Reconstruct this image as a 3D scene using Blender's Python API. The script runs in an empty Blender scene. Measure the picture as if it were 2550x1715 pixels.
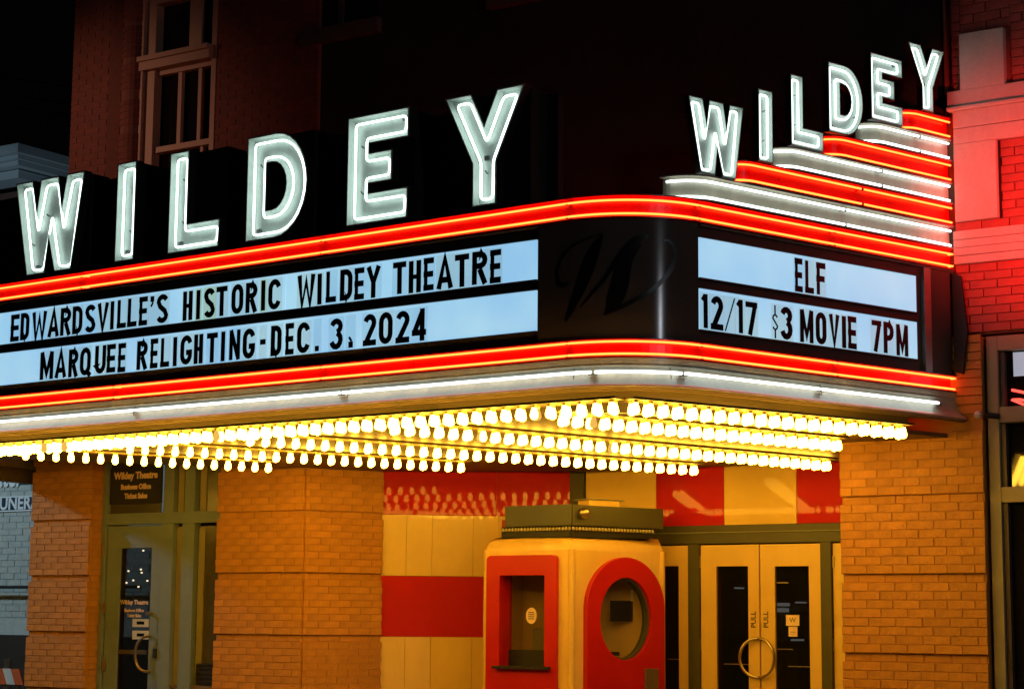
import bpy, math, random
import numpy as np
from mathutils import Vector, Matrix
from mathutils.geometry import tessellate_polygon
random.seed(7)
PI = math.pi
# ------------------------------------------------------------------ camera, world, lights
SC = bpy.context.scene
F_PX = 4785.25
YAW, PITCH, ROLL = math.radians(-33.5), math.radians(8.09505), math.radians(0.47405)
CAM = np.array([0.0, 0.0, 1.6])
_fw = np.array([math.sin(YAW)*math.cos(PITCH), math.cos(YAW)*math.cos(PITCH), math.sin(PITCH)])
_r0 = np.array([math.cos(YAW), -math.sin(YAW), 0.0]); _u0 = np.cross(_r0, _fw)
_rt = _r0*math.cos(ROLL)+_u0*math.sin(ROLL); _up = -_r0*math.sin(ROLL)+_u0*math.cos(ROLL)
cam_d = bpy.data.cameras.new('camera'); cam = bpy.data.objects.new('camera', cam_d)
SC.collection.objects.link(cam); SC.camera = cam
cam_d.sensor_width = 36; cam_d.lens = 36*F_PX/2550; cam_d.clip_end = 2000; cam_d.clip_start = .1
cam.matrix_world = Matrix(((_rt[0], _up[0], -_fw[0], CAM[0]), (_rt[1], _up[1], -_fw[1], CAM[1]), (_rt[2], _up[2], -_fw[2], CAM[2]), (0, 0, 0, 1)))
W = bpy.data.worlds.new('World'); SC.world = W; W.use_nodes = True
bg = W.node_tree.nodes['Background']; bg.inputs[0].default_value = (.10, .13, .12, 1); bg.inputs[1].default_value = .012
SC.view_settings.view_transform = 'Standard'; SC.view_settings.look = 'None'
SC.view_settings.exposure = 0; SC.view_settings.gamma = 1; SC.view_settings.use_curve_mapping = False
SC.render.engine = 'CYCLES'
SC.cycles.max_bounces = 6; SC.cycles.diffuse_bounces = 3; SC.cycles.glossy_bounces = 4
SC.cycles.transparent_max_bounces = 12; SC.cycles.sample_clamp_indirect = 4; SC.cycles.use_denoising = True
SC.cycles.caustics_reflective = False; SC.cycles.caustics_refractive = False

def lamp(name, kind, loc, energy, col, target=None, size=.3, spot=None, blend=.5):
    d = bpy.data.lights.new(name, kind); d.energy = energy; d.color = col
    if kind == 'AREA': d.size = size
    else: d.shadow_soft_size = size
    if kind == 'SPOT': d.spot_size = math.radians(spot); d.spot_blend = blend
    o = bpy.data.objects.new(name, d); SC.collection.objects.link(o); o.location = loc
    if target is not None: o.rotation_euler = (Vector(target)-Vector(loc)).to_track_quat('-Z', 'Y').to_euler()
    return o
# assumed and added lamps, no sources seen: a warm one up the street on the left, a cool one over the white wall, one across the road
lamp('assumed_street_lamp', 'SPOT', (-19.5, 6.5, 7.5), 900, (1, .50, .33), (-14.2, 13.7, 6.0), .25, 26, .95)  # assumed warm lamp, unseen; lights the left upper wall and window
lamp('assumed_wall_lamp', 'SPOT', (-19.0, 11.5, 4.5), 420, (.62, .86, 1.0), (-16.0, 16.0, 2.6), .2, 90, .6)  # assumed cool lamp, unseen; lights the pale neighbour wall
lamp('added_cornice_spot', 'SPOT', (-25, 17, 5.0), 800, (.6, .82, 1.0), (-30, 30, 10.0), .3, 40, .6)  # added cool spot, no source seen; brightens the distant cornice
lamp('assumed_road_lamp', 'POINT', (9.0, 4.5, 6.0), 470, (.85, .92, 1.0), None, .26)  # assumed lamp, unseen; added for general fill and the corner panel highlight
lamp('added_red_spot', 'SPOT', (-3.3, 12.1, 4.2), 600, (1, .035, .025), (-4.25, 13.7, 4.6), .12, 62, .95)  # added red spot, no source seen; reddens the wall right of the marquee

# ------------------------------------------------------------------ helpers
def ray(px, py): return _fw+_rt*(px-1275)/F_PX-_up*(py-857.5)/F_PX
class Fr:
    """vertical plane frame: s along the heading, o outward (towards the street), z up"""
    def __init__(self, P, d):
        self.P = np.array([P[0], P[1]], float); self.d = d
        self.t = np.array([math.cos(d), math.sin(d)]); self.n = np.array([math.sin(d), -math.cos(d)])
    def pt(self, s, o, z):
        q = self.P+self.t*s+self.n*o; return (q[0], q[1], z)
    def at(self, px, py, o=0.0):
        q = ray(px, py); P = self.P+self.n*o
        t = (self.n@(P-CAM[:2]))/(self.n@q[:2]); X = CAM+q*t
        return float((X[:2]-P)@self.t), float(X[2])
    def s(self, px, py=1400, o=0.0): return self.at(px, py, o)[0]
    def z(self, px, py, o=0.0): return self.at(px, py, o)[1]
class MB:
    def __init__(self): self.v = []; self.f = []; self.m = []
    def add(self, vs, fs, mi=0):
        b = len(self.v); self.v += [tuple(map(float, p)) for p in vs]; self.f += [tuple(b+i for i in f) for f in fs]; self.m += [mi]*len(fs)
    def hexa(self, p, mi=0):
        self.add(p, [(0, 3, 2, 1), (4, 5, 6, 7), (0, 1, 5, 4), (1, 2, 6, 5), (2, 3, 7, 6), (3, 0, 4, 7)], mi)
    def box(self, fr, s0, s1, o0, o1, z0, z1, mi=0):
        self.hexa([fr.pt(s0, o1, z0), fr.pt(s1, o1, z0), fr.pt(s1, o0, z0), fr.pt(s0, o0, z0),
                   fr.pt(s0, o1, z1), fr.pt(s1, o1, z1), fr.pt(s1, o0, z1), fr.pt(s0, o0, z1)], mi); return self
    def prism(self, fr, loops, o0, o1, mi=0, back=True):
        """loops: outer + holes, lists of (s,z); front at o1"""
        loops = [list(l) for l in loops]
        vs = [p for l in loops for p in l]; n = len(vs)
        tris = tessellate_polygon([[Vector((p[0], p[1], 0)) for p in l] for l in loops])
        fs = []
        for a, b, c in tris:
            A, B, Cc = vs[a], vs[b], vs[c]
            if (B[0]-A[0])*(Cc[1]-A[1])-(B[1]-A[1])*(Cc[0]-A[0]) < 0: b, c = c, b
            fs.append((a, b, c))
            if back: fs.append((c+n, b+n, a+n))
        k = 0
        for li, l in enumerate(loops):
            m = len(l); ar = sum(l[i][0]*l[(i+1) % m][1]-l[(i+1) % m][0]*l[i][1] for i in range(m))
            for i in range(m):
                a, b = k+i, k+(i+1) % m
                if (ar > 0) == (li == 0): fs.append((b, a, a+n, b+n))
                else: fs.append((a, b, b+n, a+n))
            k += m
        self.add([fr.pt(p[0], o1, p[1]) for p in vs]+[fr.pt(p[0], o0, p[1]) for p in vs], fs, mi); return self
    def tube(self, pts, r, seg=8, mi=0, closed=False, cap=True):
        pts = [Vector(p) for p in pts]; n = len(pts); rings = []
        up = None
        for i, p in enumerate(pts):
            a = pts[i-1] if (i > 0 or closed) else p; b = pts[(i+1) % n] if (i < n-1 or closed) else p
            t = (b-a)
            if t.length < 1e-9: t = Vector((1, 0, 0))
            t.normalize()
            if up is None:
                up = Vector((0, 0, 1)) if abs(t.z) < .9 else Vector((1, 0, 0))
            u = (up-t*up.dot(t))
            if u.length < 1e-4: u = t.orthogonal()
            u.normalize(); w = t.cross(u); up = u
            rr = r[i] if isinstance(r, (list, tuple)) else r
            rings.append([p+(u*math.cos(2*PI*k/seg)+w*math.sin(2*PI*k/seg))*rr for k in range(seg)])
        vs = [q for R_ in rings for q in R_]; fs = []
        for i in range(n if closed else n-1):
            j = (i+1) % n
            if closed and j == 0:
                best = min(range(seg), key=lambda s_: sum((rings[i][k]-rings[0][(k+s_) % seg]).length for k in range(seg)))
            else: best = 0
            for k in range(seg):
                k2 = (k+1) % seg
                fs.append((i*seg+k, i*seg+k2, j*seg+(k2+best) % seg, j*seg+(k+best) % seg))
        if cap and not closed:
            fs.append(tuple(range(seg))[::-1]); fs.append(tuple((n-1)*seg+k for k in range(seg)))
        self.add(vs, fs, mi); return self
    def lathe(self, c, prof, seg=12, mi=0):
        """prof: (r,z) bottom to top round the vertical axis at c"""
        vs = [(c[0]+r*math.cos(2*PI*k/seg), c[1]+r*math.sin(2*PI*k/seg), c[2]+z) for r, z in prof for k in range(seg)]
        fs = [(i*seg+k, i*seg+(k+1) % seg, (i+1)*seg+(k+1) % seg, (i+1)*seg+k) for i in range(len(prof)-1) for k in range(seg)]
        fs.append(tuple(range(seg))[::-1]); fs.append(tuple((len(prof)-1)*seg+k for k in range(seg)))
        self.add(vs, fs, mi); return self
    def build(self, name, mats, parent=None, smooth=False, bevel=0):
        me = bpy.data.meshes.new(name); me.from_pydata(self.v, [], self.f)
        if not isinstance(mats, (list, tuple)): mats = [mats]
        for m in mats: me.materials.append(m)
        if len(mats) > 1: me.polygons.foreach_set('material_index', self.m)
        if smooth: me.shade_smooth(); me.set_sharp_from_angle(angle=math.radians(40))
        me.update()
        o = bpy.data.objects.new(name, me); SC.collection.objects.link(o)
        if parent: o.parent = parent
        if bevel:
            b = o.modifiers.new('bevel', 'BEVEL'); b.width = bevel; b.segments = 2; b.limit_method = 'ANGLE'
        return o
def tag(o, label=None, cat=None, group=None, kind=None):
    if label: o['label'] = label
    if cat: o['category'] = cat
    if group: o['group'] = group
    if kind: o['kind'] = kind
    return o
def thing(name, label, cat, group=None):
    o = bpy.data.objects.new(name, None); SC.collection.objects.link(o); o.empty_display_size = .1
    return tag(o, label, cat, group)
def inst(name, me, loc, parent, rz=0, scale=None):
    o = bpy.data.objects.new(name, me); SC.collection.objects.link(o); o.location = loc; o.rotation_euler = (0, 0, rz)
    if scale: o.scale = scale
    if parent: o.parent = parent
    return o
def text(name, body, fr, s, o, z, size, mat, parent=None, extrude=.001, align='CENTER', sx=1.0, rot=0.0, shear=0, offset=0):
    c = bpy.data.curves.new(name, 'FONT'); c.body = body; c.size = size; c.extrude = extrude; c.align_x = align; c.align_y = 'CENTER'
    c.shear = shear; c.offset = offset; c.materials.append(mat); c.resolution_u = 3
    tmp = bpy.data.objects.new(name+'_curve', c); SC.collection.objects.link(tmp); bpy.context.view_layer.update()
    me = bpy.data.meshes.new_from_object(tmp.evaluated_get(bpy.context.evaluated_depsgraph_get())); bpy.data.objects.remove(tmp); bpy.data.curves.remove(c)
    ob = bpy.data.objects.new(name, me); SC.collection.objects.link(ob)
    M = Matrix(((fr.t[0], 0, fr.n[0], 0), (fr.t[1], 0, fr.n[1], 0), (0, 1, 0, 0), (0, 0, 0, 1)))
    p = fr.pt(s, o, z)
    ob.matrix_world = Matrix.Translation(p) @ M @ Matrix.Rotation(rot, 4, 'Z') @ Matrix.Diagonal((sx, 1, 1, 1))
    if parent: ob.parent = parent
    return ob

# ------------------------------------------------------------------ materials
def mat(name, col, rough=.6, metal=0, spec=.5, var=0.0, scale=6.0, bump=0.0, bscale=40, rnd=0.0, coat=0, emit=None, estr=0, dirt=0, alpha=1, trans=0, warp=0):
    m = bpy.data.materials.new(name); m.use_nodes = True; nt = m.node_tree; N = nt.nodes; L = nt.links
    b = N['Principled BSDF']; b.inputs['Base Color'].default_value = (*col, 1); b.inputs['Roughness'].default_value = rough
    b.inputs['Metallic'].default_value = metal; b.inputs['Specular IOR Level'].default_value = spec
    b.inputs['Coat Weight'].default_value = coat; b.inputs['Coat Roughness'].default_value = .02
    b.inputs['Alpha'].default_value = alpha; b.inputs['Transmission Weight'].default_value = trans
    if emit: b.inputs['Emission Color'].default_value = (*emit, 1); b.inputs['Emission Strength'].default_value = estr
    tc = N.new('ShaderNodeTexCoord'); src = tc.outputs['Object']
    if var or rnd or dirt:
        no = N.new('ShaderNodeTexNoise'); no.inputs['Scale'].default_value = scale; no.inputs['Detail'].default_value = 6; no.inputs['Roughness'].default_value = .65
        L.new(src, no.inputs['Vector'])
        mr = N.new('ShaderNodeMapRange'); mr.inputs[1].default_value = .3; mr.inputs[2].default_value = .7
        mr.inputs[3].default_value = 1-var; mr.inputs[4].default_value = 1+var*.6; L.new(no.outputs['Fac'], mr.inputs[0])
        fac = mr.outputs[0]
        if rnd:
            oi = N.new('ShaderNodeObjectInfo'); m2 = N.new('ShaderNodeMapRange'); m2.inputs[3].default_value = 1-rnd; m2.inputs[4].default_value = 1+rnd*.7
            L.new(oi.outputs['Random'], m2.inputs[0]); mm = N.new('ShaderNodeMath'); mm.operation = 'MULTIPLY'
            L.new(fac, mm.inputs[0]); L.new(m2.outputs[0], mm.inputs[1]); fac = mm.outputs[0]
        if dirt:
            n2 = N.new('ShaderNodeTexNoise'); n2.inputs['Scale'].default_value = 1.7; n2.inputs['Detail'].default_value = 8; n2.inputs['Roughness'].default_value = .7
            mp = N.new('ShaderNodeMapping'); mp.inputs['Scale'].default_value = (3, 3, .8); L.new(src, mp.inputs[0]); L.new(mp.outputs[0], n2.inputs['Vector'])
            m3 = N.new('ShaderNodeMapRange'); m3.inputs[1].default_value = .42; m3.inputs[2].default_value = .62; m3.inputs[3].default_value = 1-dirt; m3.inputs[4].default_value = 1
            L.new(n2.outputs['Fac'], m3.inputs[0]); mm = N.new('ShaderNodeMath'); mm.operation = 'MULTIPLY'; L.new(fac, mm.inputs[0]); L.new(m3.outputs[0], mm.inputs[1]); fac = mm.outputs[0]
        vm = N.new('ShaderNodeVectorMath'); vm.operation = 'SCALE'; vm.inputs[0].default_value = col; L.new(fac, vm.inputs['Scale']); L.new(vm.outputs[0], b.inputs['Base Color'])
        rr = N.new('ShaderNodeMapRange'); rr.inputs[3].default_value = max(.03, rough-.08*min(1, rough*3)); rr.inputs[4].default_value = min(1, rough+.12*min(1, rough*3)); L.new(no.outputs['Fac'], rr.inputs[0]); L.new(rr.outputs[0], b.inputs['Roughness'])
    if bump or warp:
        h = None
        bp = N.new('ShaderNodeBump'); bp.inputs['Distance'].default_value = .01
        nb = N.new('ShaderNodeTexNoise'); nb.inputs['Scale'].default_value = warp if warp else bscale; nb.inputs['Detail'].default_value = 1 if warp else 5
        L.new(src, nb.inputs['Vector']); bp.inputs['Strength'].default_value = bump; L.new(nb.outputs['Fac'], bp.inputs['Height'])
        if warp: bp.inputs['Distance'].default_value = .05
        L.new(bp.outputs[0], b.inputs['Normal'])
        if coat: L.new(bp.outputs[0], b.inputs['Coat Normal'])
    return m
def emat(name, col, s, edge=None):
    m = bpy.data.materials.new(name); m.use_nodes = True; nt = m.node_tree; nt.nodes.clear()
    e = nt.nodes.new('ShaderNodeEmission'); o = nt.nodes.new('ShaderNodeOutputMaterial'); e.inputs[0].default_value = (*col, 1); e.inputs[1].default_value = s
    nt.links.new(e.outputs[0], o.inputs[0]); return m
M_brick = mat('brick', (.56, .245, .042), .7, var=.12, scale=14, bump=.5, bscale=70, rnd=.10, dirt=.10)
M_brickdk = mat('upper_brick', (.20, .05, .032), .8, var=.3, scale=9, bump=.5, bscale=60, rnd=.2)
M_brickredlit = mat('red_lit_brick', (.36, .075, .055), .7, var=.16, scale=14, bump=.5, bscale=70, rnd=.10, dirt=.10)  # red neon light worked into the brick colour
M_mortar = mat('mortar', (.46, .205, .036), .9, var=.2, bump=.4)
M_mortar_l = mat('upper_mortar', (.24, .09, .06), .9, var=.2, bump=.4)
M_stone = mat('stone', (.50, .46, .42), .7, var=.08, scale=30, bump=.25, bscale=90, dirt=.10)
M_rock = mat('plaster_wall', (.10, .05, .035), .9, var=.3, bump=.4)
M_blackpaint = mat('black_paint', (.013, .011, .010), .55, var=.2, scale=3)
M_darkframe = mat('dark_bronze_frame', (.085, .058, .048), .45, var=.15, scale=3)
M_cornerpanel = mat('corner_panel', (.11, .082, .072), .13, spec=.25, var=.1, scale=2)
M_script = mat('script_paint', (.006, .004, .004), .35)
M_redband = mat('red_enamel', (.42, .006, .003), .28, var=.12, scale=5, coat=.3)
M_cream = mat('cream_enamel', (.50, .45, .35), .30, var=.10, scale=7, dirt=.22, coat=.2)
M_alu = mat('aluminium', (.42, .40, .38), .35, metal=.8, var=.1)
M_pan = mat('letter_pan', (.62, .69, .64), .45, var=.14, scale=6, dirt=.10)
M_brass = mat('brass_trim', (.26, .18, .11), .5, metal=.2, var=.15)
M_band = mat('soffit_fascia', (.13, .095, .05), .5, var=.15, scale=4)
M_soffit = mat('soffit_paint', (.10, .055, .02), .5, var=.10, scale=4)
M_strip = mat('light_strip', (.13, .095, .04), .5)
M_neonred = emat('neon_red', (1.0, .066, .010), 12.5)
M_neonwhite = emat('neon_white', (.86, 1.0, .96), 3.3)
M_neonlet = emat('neon_letter', (.80, 1.0, .95), 3.7); M_neonlets = emat('neon_letter_small', (.82, 1.0, .95), 2.5)
M_bulb = emat('bulb_glass_lit', (1.0, .51, .040), 36.0)
M_bulbdim = emat('bulb_glass_dim', (1.0, .55, .10), .9)
M_bulboff = mat('bulb_glass_off', (.75, .62, .35), .15, spec=.8)
M_socket = mat('bulb_socket', (.6, .45, .2), .35, metal=.7)
M_cap = mat('tube_end', (.12, .12, .12), .4)
M_glyph = mat('letter_black', (.006, .006, .014), .25)
M_creamwall = mat('cream_panel', (.80, .54, .16), .35, var=.05, scale=3, coat=.25, dirt=.05)
M_redwall = mat('red_panel', (.50, .008, .010), .6, var=.06, scale=3, coat=.15, spec=.15, warp=1.6, bump=.030)
M_redflat = mat('red_panel_flat', (.50, .008, .010), .6, spec=.2, var=.06, scale=3, coat=.18, warp=2.0, bump=.004)
M_creamgl = mat('cream_panel_gloss', (.80, .54, .15), .6, spec=.2, var=.05, scale=3, coat=.14, warp=2.0, bump=.004)
M_booth = mat('booth_cream', (.80, .52, .14), .35, var=.06, scale=4, dirt=.08, coat=.1)
M_boothred = mat('booth_red', (.50, .007, .002), .35, var=.08, scale=4)
M_green = mat('olive_paint', (.19, .20, .13), .45, var=.12, scale=5)
M_officegreen = mat('office_green_paint', (.21, .27, .30), .45, var=.12, scale=5)
M_crown = mat('crown_paint', (.065, .068, .058), .5, var=.12, scale=5)
M_greendk = mat('dark_olive_paint', (.07, .066, .035), .45, var=.12, scale=5)
M_glass = mat('dark_glass', (.012, .011, .009), .04, spec=.6)
M_glassin = mat('clear_glass', (.02, .02, .015), .02, alpha=.16, spec=.8)
M_pane = mat('door_glass', (.010, .010, .008), .03, alpha=.55, spec=.5)
M_tiny = emat('tiny_glints', (1.0, .85, .55), 5.0)  # glow for the reflected glints in the office door glass
M_lobbyl = emat('lobby_lights', (.85, .85, .80), .35)
M_dark = mat('dark_interior', (.03, .022, .014), .8)
M_white = mat('white_paint', (.62, .62, .58), .5, var=.06)
M_pink = mat('sign_lettering', (.85, .62, .50), .5)
M_metal = mat('brushed_metal', (.45, .36, .24), .3, metal=.9, var=.1)
M_whitebrick = mat('white_brick', (.46, .52, .50), .8, var=.15, scale=10, bump=.4, rnd=.1)
M_winframe = mat('window_frame', (.46, .26, .17), .55, var=.1, scale=6)
M_asphalt = mat('asphalt', (.05, .05, .05), .8, var=.2, scale=20, bump=.4, bscale=200)
M_side = mat('sidewalk', (.28, .26, .23), .85, var=.12, scale=8, bump=.3)
# light panels: even milky plastic with faint joints and patches
def panel_mat(name, tint, s):
    m = bpy.data.materials.new(name); m.use_nodes = True; nt = m.node_tree; N = nt.nodes; L = nt.links
    b = N['Principled BSDF']; b.inputs['Base Color'].default_value = (.5, .55, .6, 1); b.inputs['Roughness'].default_value = .35
    tc = N.new('ShaderNodeTexCoord'); no = N.new('ShaderNodeTexNoise'); no.inputs['Scale'].default_value = 1.6; no.inputs['Detail'].default_value = 3
    mp = N.new('ShaderNodeMapping'); mp.inputs['Scale'].default_value = (1.3, 1.3, .9); L.new(tc.outputs['Object'], mp.inputs[0]); L.new(mp.outputs[0], no.inputs['Vector'])
    cr = N.new('ShaderNodeValToRGB'); cr.color_ramp.elements[0].position = .32; cr.color_ramp.elements[1].position = .68
    cr.color_ramp.elements[0].color = (tint[0]*.82, tint[1]*.88, tint[2]*.96, 1); cr.color_ramp.elements[1].color = (tint[0]*1.12, tint[1]*1.08, tint[2]*1.0, 1)
    L.new(no.outputs['Fac'], cr.inputs[0]); L.new(cr.outputs[0], b.inputs['Emission Color']); b.inputs['Emission Strength'].default_value = s
    return m
M_panel = panel_mat('sign_light_panel', (.37, .68, .92), .92)
M_panel2 = panel_mat('sign_light_panel_side', (.41, .70, .92), .92)
def carrier_mat(name, c, em):
    m = bpy.data.materials.new(name); m.use_nodes = True; nt = m.node_tree; N = nt.nodes; N.clear()
    t = N.new('ShaderNodeBsdfTransparent'); t.inputs[0].default_value = (*c, 1); o = N.new('ShaderNodeOutputMaterial')
    g = N.new('ShaderNodeBsdfGlossy'); g.inputs['Roughness'].default_value = .1; x = N.new('ShaderNodeMixShader'); x.inputs[0].default_value = .06
    nt.links.new(t.outputs[0], x.inputs[1]); nt.links.new(g.outputs[0], x.inputs[2]); nt.links.new(x.outputs[0], o.inputs[0]); return m
M_carrier = [carrier_mat('letter_carrier', (1.0, .97, .93), 0), carrier_mat('letter_carrier_clear', (.96, .98, .99), 0), carrier_mat('letter_carrier_yellowed', (1.0, .95, .78), 0)]

# ------------------------------------------------------------------ frames of the place
FAC = Fr((0, 13.7), 0.0)                                # facade of the theatre
PSI, PHI = math.radians(-3.5596), math.radians(72.1496)
FT = np.array([-6.65091725, 10.66923736]); RC = .7398298; TH = PHI-PSI; ARC = RC*TH
SP = np.array([-5.90076972, 11.18085734]); S0 = np.array([-5.08951449, 13.7])
FRONT = Fr(FT, PSI); SIDE = Fr(S0, PHI)
SIDELEN = 2.6465; U_END = ARC+SIDELEN; U_L = -7.6
CC = FT-FRONT.n*RC
CL = FRONT.P+FRONT.t*U_L-FRONT.n*RC; TL = math.radians(78)
def path(u):
    """point and outward normal of the canopy outline at run u (0 = front end of the near corner)"""
    if u < U_L:
        a = min(TL, (U_L-u)/RC); d = PSI-a; n = np.array([math.sin(d), -math.cos(d)]); p = CL+n*RC
        r = (U_L-u)-TL*RC
        if r > 0: p = p-np.array([math.cos(d), math.sin(d)])*r
        return p, n
    if u <= 0: return FRONT.P+FRONT.t*u, FRONT.n
    if u < ARC:
        d = PSI+u/RC; n = np.array([math.sin(d), -math.cos(d)]); return CC+n*RC, n
    return SP+SIDE.t*(u-ARC), SIDE.n
def pp(u, o, z): p, n = path(u); q = p+n*o; return (q[0], q[1], z)
def us_range(u0, u1):
    us = [u0]
    for u in [U_L-TL*RC+TL*RC*k/12 for k in range(13)]+[0]+[ARC*k/18 for k in range(19)]:
        if u0+1e-4 < u < u1-1e-4 and u-us[-1] > 1e-4: us.append(u)
    us.append(u1); return us
def sweep(mb, prof, us, mi=0, P=pp):
    n = len(prof); vs = [P(u, o, z) for u in us for o, z in prof]; fs = []
    for i in range(len(us)-1):
        for k in range(n):
            k2 = (k+1) % n; fs.append((i*n+k, i*n+k2, (i+1)*n+k2, (i+1)*n+k))
    fs.append(tuple(range(n))[::-1]); fs.append(tuple((len(us)-1)*n+k for k in range(n)))
    mb.add(vs, fs, mi); return mb
U_MIN = U_L-TL*RC-2.75
def u_of(px, py=700, lo=-7.0, hi=U_END):
    q = ray(px, py); f = lambda u: (path(u)[0][0]-CAM[0])*q[1]-(path(u)[0][1]-CAM[1])*q[0]
    a, b = lo, hi; fa = f(a)
    for _ in range(50):
        m = (a+b)/2; fm = f(m)
        if (fm > 0) == (fa > 0): a = m
        else: b = m
    return a
def uz_of(px, py):
    u = u_of(px, py); p = path(u)[0]; q = ray(px, py); t = math.hypot(*(p-CAM[:2]))/math.hypot(q[0], q[1]); return u, float(CAM[2]+q[2]*t)

# ------------------------------------------------------------------ ground
G = Fr((0, 0), 0)
tag(MB().box(G, -120, 60, -9.0, 30, -.3, -.15).build('road', M_asphalt), kind='structure')
tag(MB().box(G, -120, 60, -60, -9.004, -.3, 0).build('sidewalk', M_side), kind='structure')
mb = MB(); mb.box(G, -120, 60, -9.0, -8.85, -.298, .004); tag(mb.build('kerb', M_stone), kind='structure')
# night sky dome
mb = MB(); R_ = 300
vs = []; fs = []
for i in range(9):
    for k in range(24):
        a = PI/2*i/8; vs.append((R_*math.cos(a)*math.cos(2*PI*k/24), R_*math.cos(a)*math.sin(2*PI*k/24), R_*math.sin(a)-2))
for i in range(8):
    for k in range(24): fs.append((i*24+k, (i+1)*24+k, (i+1)*24+(k+1) % 24, i*24+(k+1) % 24))
mb.add(vs, fs); tag(mb.build('sky', emat('night_sky', (.0005, .0005, .0005), 1.0), smooth=True), kind='structure')

# ------------------------------------------------------------------ bricks
_bm = {}
def brick_mesh(w, h, d, m):
    key = (round(w, 3), round(h, 3), round(d, 3), m.name)
    if key not in _bm:
        b = .0025; me = bpy.data.meshes.new('brick')
        x0, x1, z0, z1 = -w/2, w/2, -h/2, h/2
        v = [(x0, 0, z0), (x1, 0, z0), (x1, 0, z1), (x0, 0, z1), (x0, -d+b, z0), (x1, -d+b, z0), (x1, -d+b, z1), (x0, -d+b, z1),
             (x0+b, -d, z0+b), (x1-b, -d, z0+b), (x1-b, -d, z1-b), (x0+b, -d, z1-b)]
        f = [(8, 9, 10, 11), (4, 5, 9, 8), (5, 6, 10, 9), (6, 7, 11, 10), (7, 4, 8, 11), (0, 1, 5, 4), (1, 2, 6, 5), (2, 3, 7, 6), (3, 0, 4, 7)]
        me.from_pydata(v, [], f); me.materials.append(m); _bm[key] = me
    return _bm[key]
GROOVES = (2.540+.588, 2.540, 1.952+.01, 1.372, .784)
COURSE = .0648
def brick_field(fr, s0, s1, z0, z1, parent, m, base_o=0.0, proud=.034, grooved=True, L=.212, joint=.006, course=COURSE, single_min=0, phase=0, count=None, ends=(0, 0), trim_fn=None, zref=2.540, per=.588):
    """real bricks laid course by course; every tenth course of a grooved pier sits back"""
    n = 0; k0 = math.floor((z0-zref)/course)-1; stuff = MB(); mort = MB(); rs = random.Random(int(s0*100)+int(z0*77)+5)
    rows = []
    if grooved:
        j = 6
        z = zref+per*3
        while z > z0-per:
            cc = per/9
            for i in range(9): rows.append((z-(i+1)*cc, z-i*cc, i == 0))
            z -= per
    else:
        z = zref+course*80
        while z > z0-course: rows.append((z-course, z, False)); z -= course
    idx = 0
    for (a, b, rec) in rows:
        idx += 1
        if b > z1+1e-4 or a < z0-1e-4: continue
        if not rec: mort.box(fr, s0+.003, s1-.003, base_o+.0006, base_o+proud-.006, a, b)
        off = ((idx % 2)*.5+phase)*L+rs.uniform(-.012, .012)
        e0, e1 = (s0+(.018 if rec else 0), s1-(.018 if rec else 0))
        x = e0-off
        while x < e1-.01:
            xa, xb = max(x, e0), min(x+L-joint, e1); x += L
            if xb-xa < .03: continue
            d = (.005 if rec else proud)+rs.uniform(-.0015, .0015)
            me = brick_mesh(round((xb-xa)/.004)*.004, b-a-joint, round(d/.001)*.001, m)
            p = fr.pt((xa+xb)/2, base_o, (a+b)/2+rs.uniform(-.0008, .0008))
            if count is not None and count[0] >= 296:
                w2 = (xb-xa)/2; stuff.box(fr, xa, xb, base_o, base_o+d, a+joint*.375, b-joint*.375)
            else:
                inst('brick', me, p, parent, fr.d)
                if count is not None: count[0] += 1
            n += 1
    if mort.v: mort.build('mortar', M_mortar, parent)
    if stuff.v: tag(stuff.build('lower_bricks', m, parent), kind='stuff')
    return n

# ---- right pier
RX0, RX1 = -6.025, -4.888
rp = thing('brick_pier', 'tall orange-lit brick pier right of the cream entrance doors', 'brick pier', 'brick piers of the theatre front')
cnt = [0]
MB().box(FAC, RX0+.006, RX1-.006, -.35, 0.0, 0, 3.70).build('pier_core', M_mortar, rp)
brick_field(FAC, RX0, RX1, .78, 3.02, rp, M_brick, count=cnt)
st = MB(); 
for k in range(14):
    z = .77-(k+1)*.0653
    if z > 0: st.box(FAC, RX0, RX1, 0, .02, z+.004, z+.061)
for k in range(9): st.box(FAC, RX0, RX1, 0, .02, 3.1285+k*.0653+.004, 3.1285+k*.0653+.061)
tag(st.build('upper_and_lower_bricks', M_brick, rp), kind='stuff')
# ---- middle pier: front face and a canted face
MX0, MX1 = -12.378, -11.33
mp_ = thing('brick_pier', 'cornered orange-lit brick pier between the office door and the striped wall', 'brick pier', 'brick piers of the theatre front')
CANT = Fr((MX1, 13.7), math.radians(64)); CLEN = .79
PR = np.array(CANT.pt(CLEN, 0, 0)[:2])
mb = MB(); q = [(MX0+.006, 13.7), (MX1, 13.7), tuple(CANT.pt(CLEN-.004, 0, 0)[:2]), (MX0+.006, PR[1])]
mb.hexa([(x, y, 0) for x, y in q]+[(x, y, 3.3) for x, y in q]); mb.build('pier_core', M_mortar, mp_)
cnt = [0]
brick_field(FAC, MX0, MX1+.006, .80, 3.0, mp_, M_brick, count=cnt, zref=2.565, per=.566)
brick_field(CANT, -.006, CLEN, .80, 3.0, mp_, M_brick, count=cnt, zref=2.565, per=.566, phase=.3)
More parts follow.
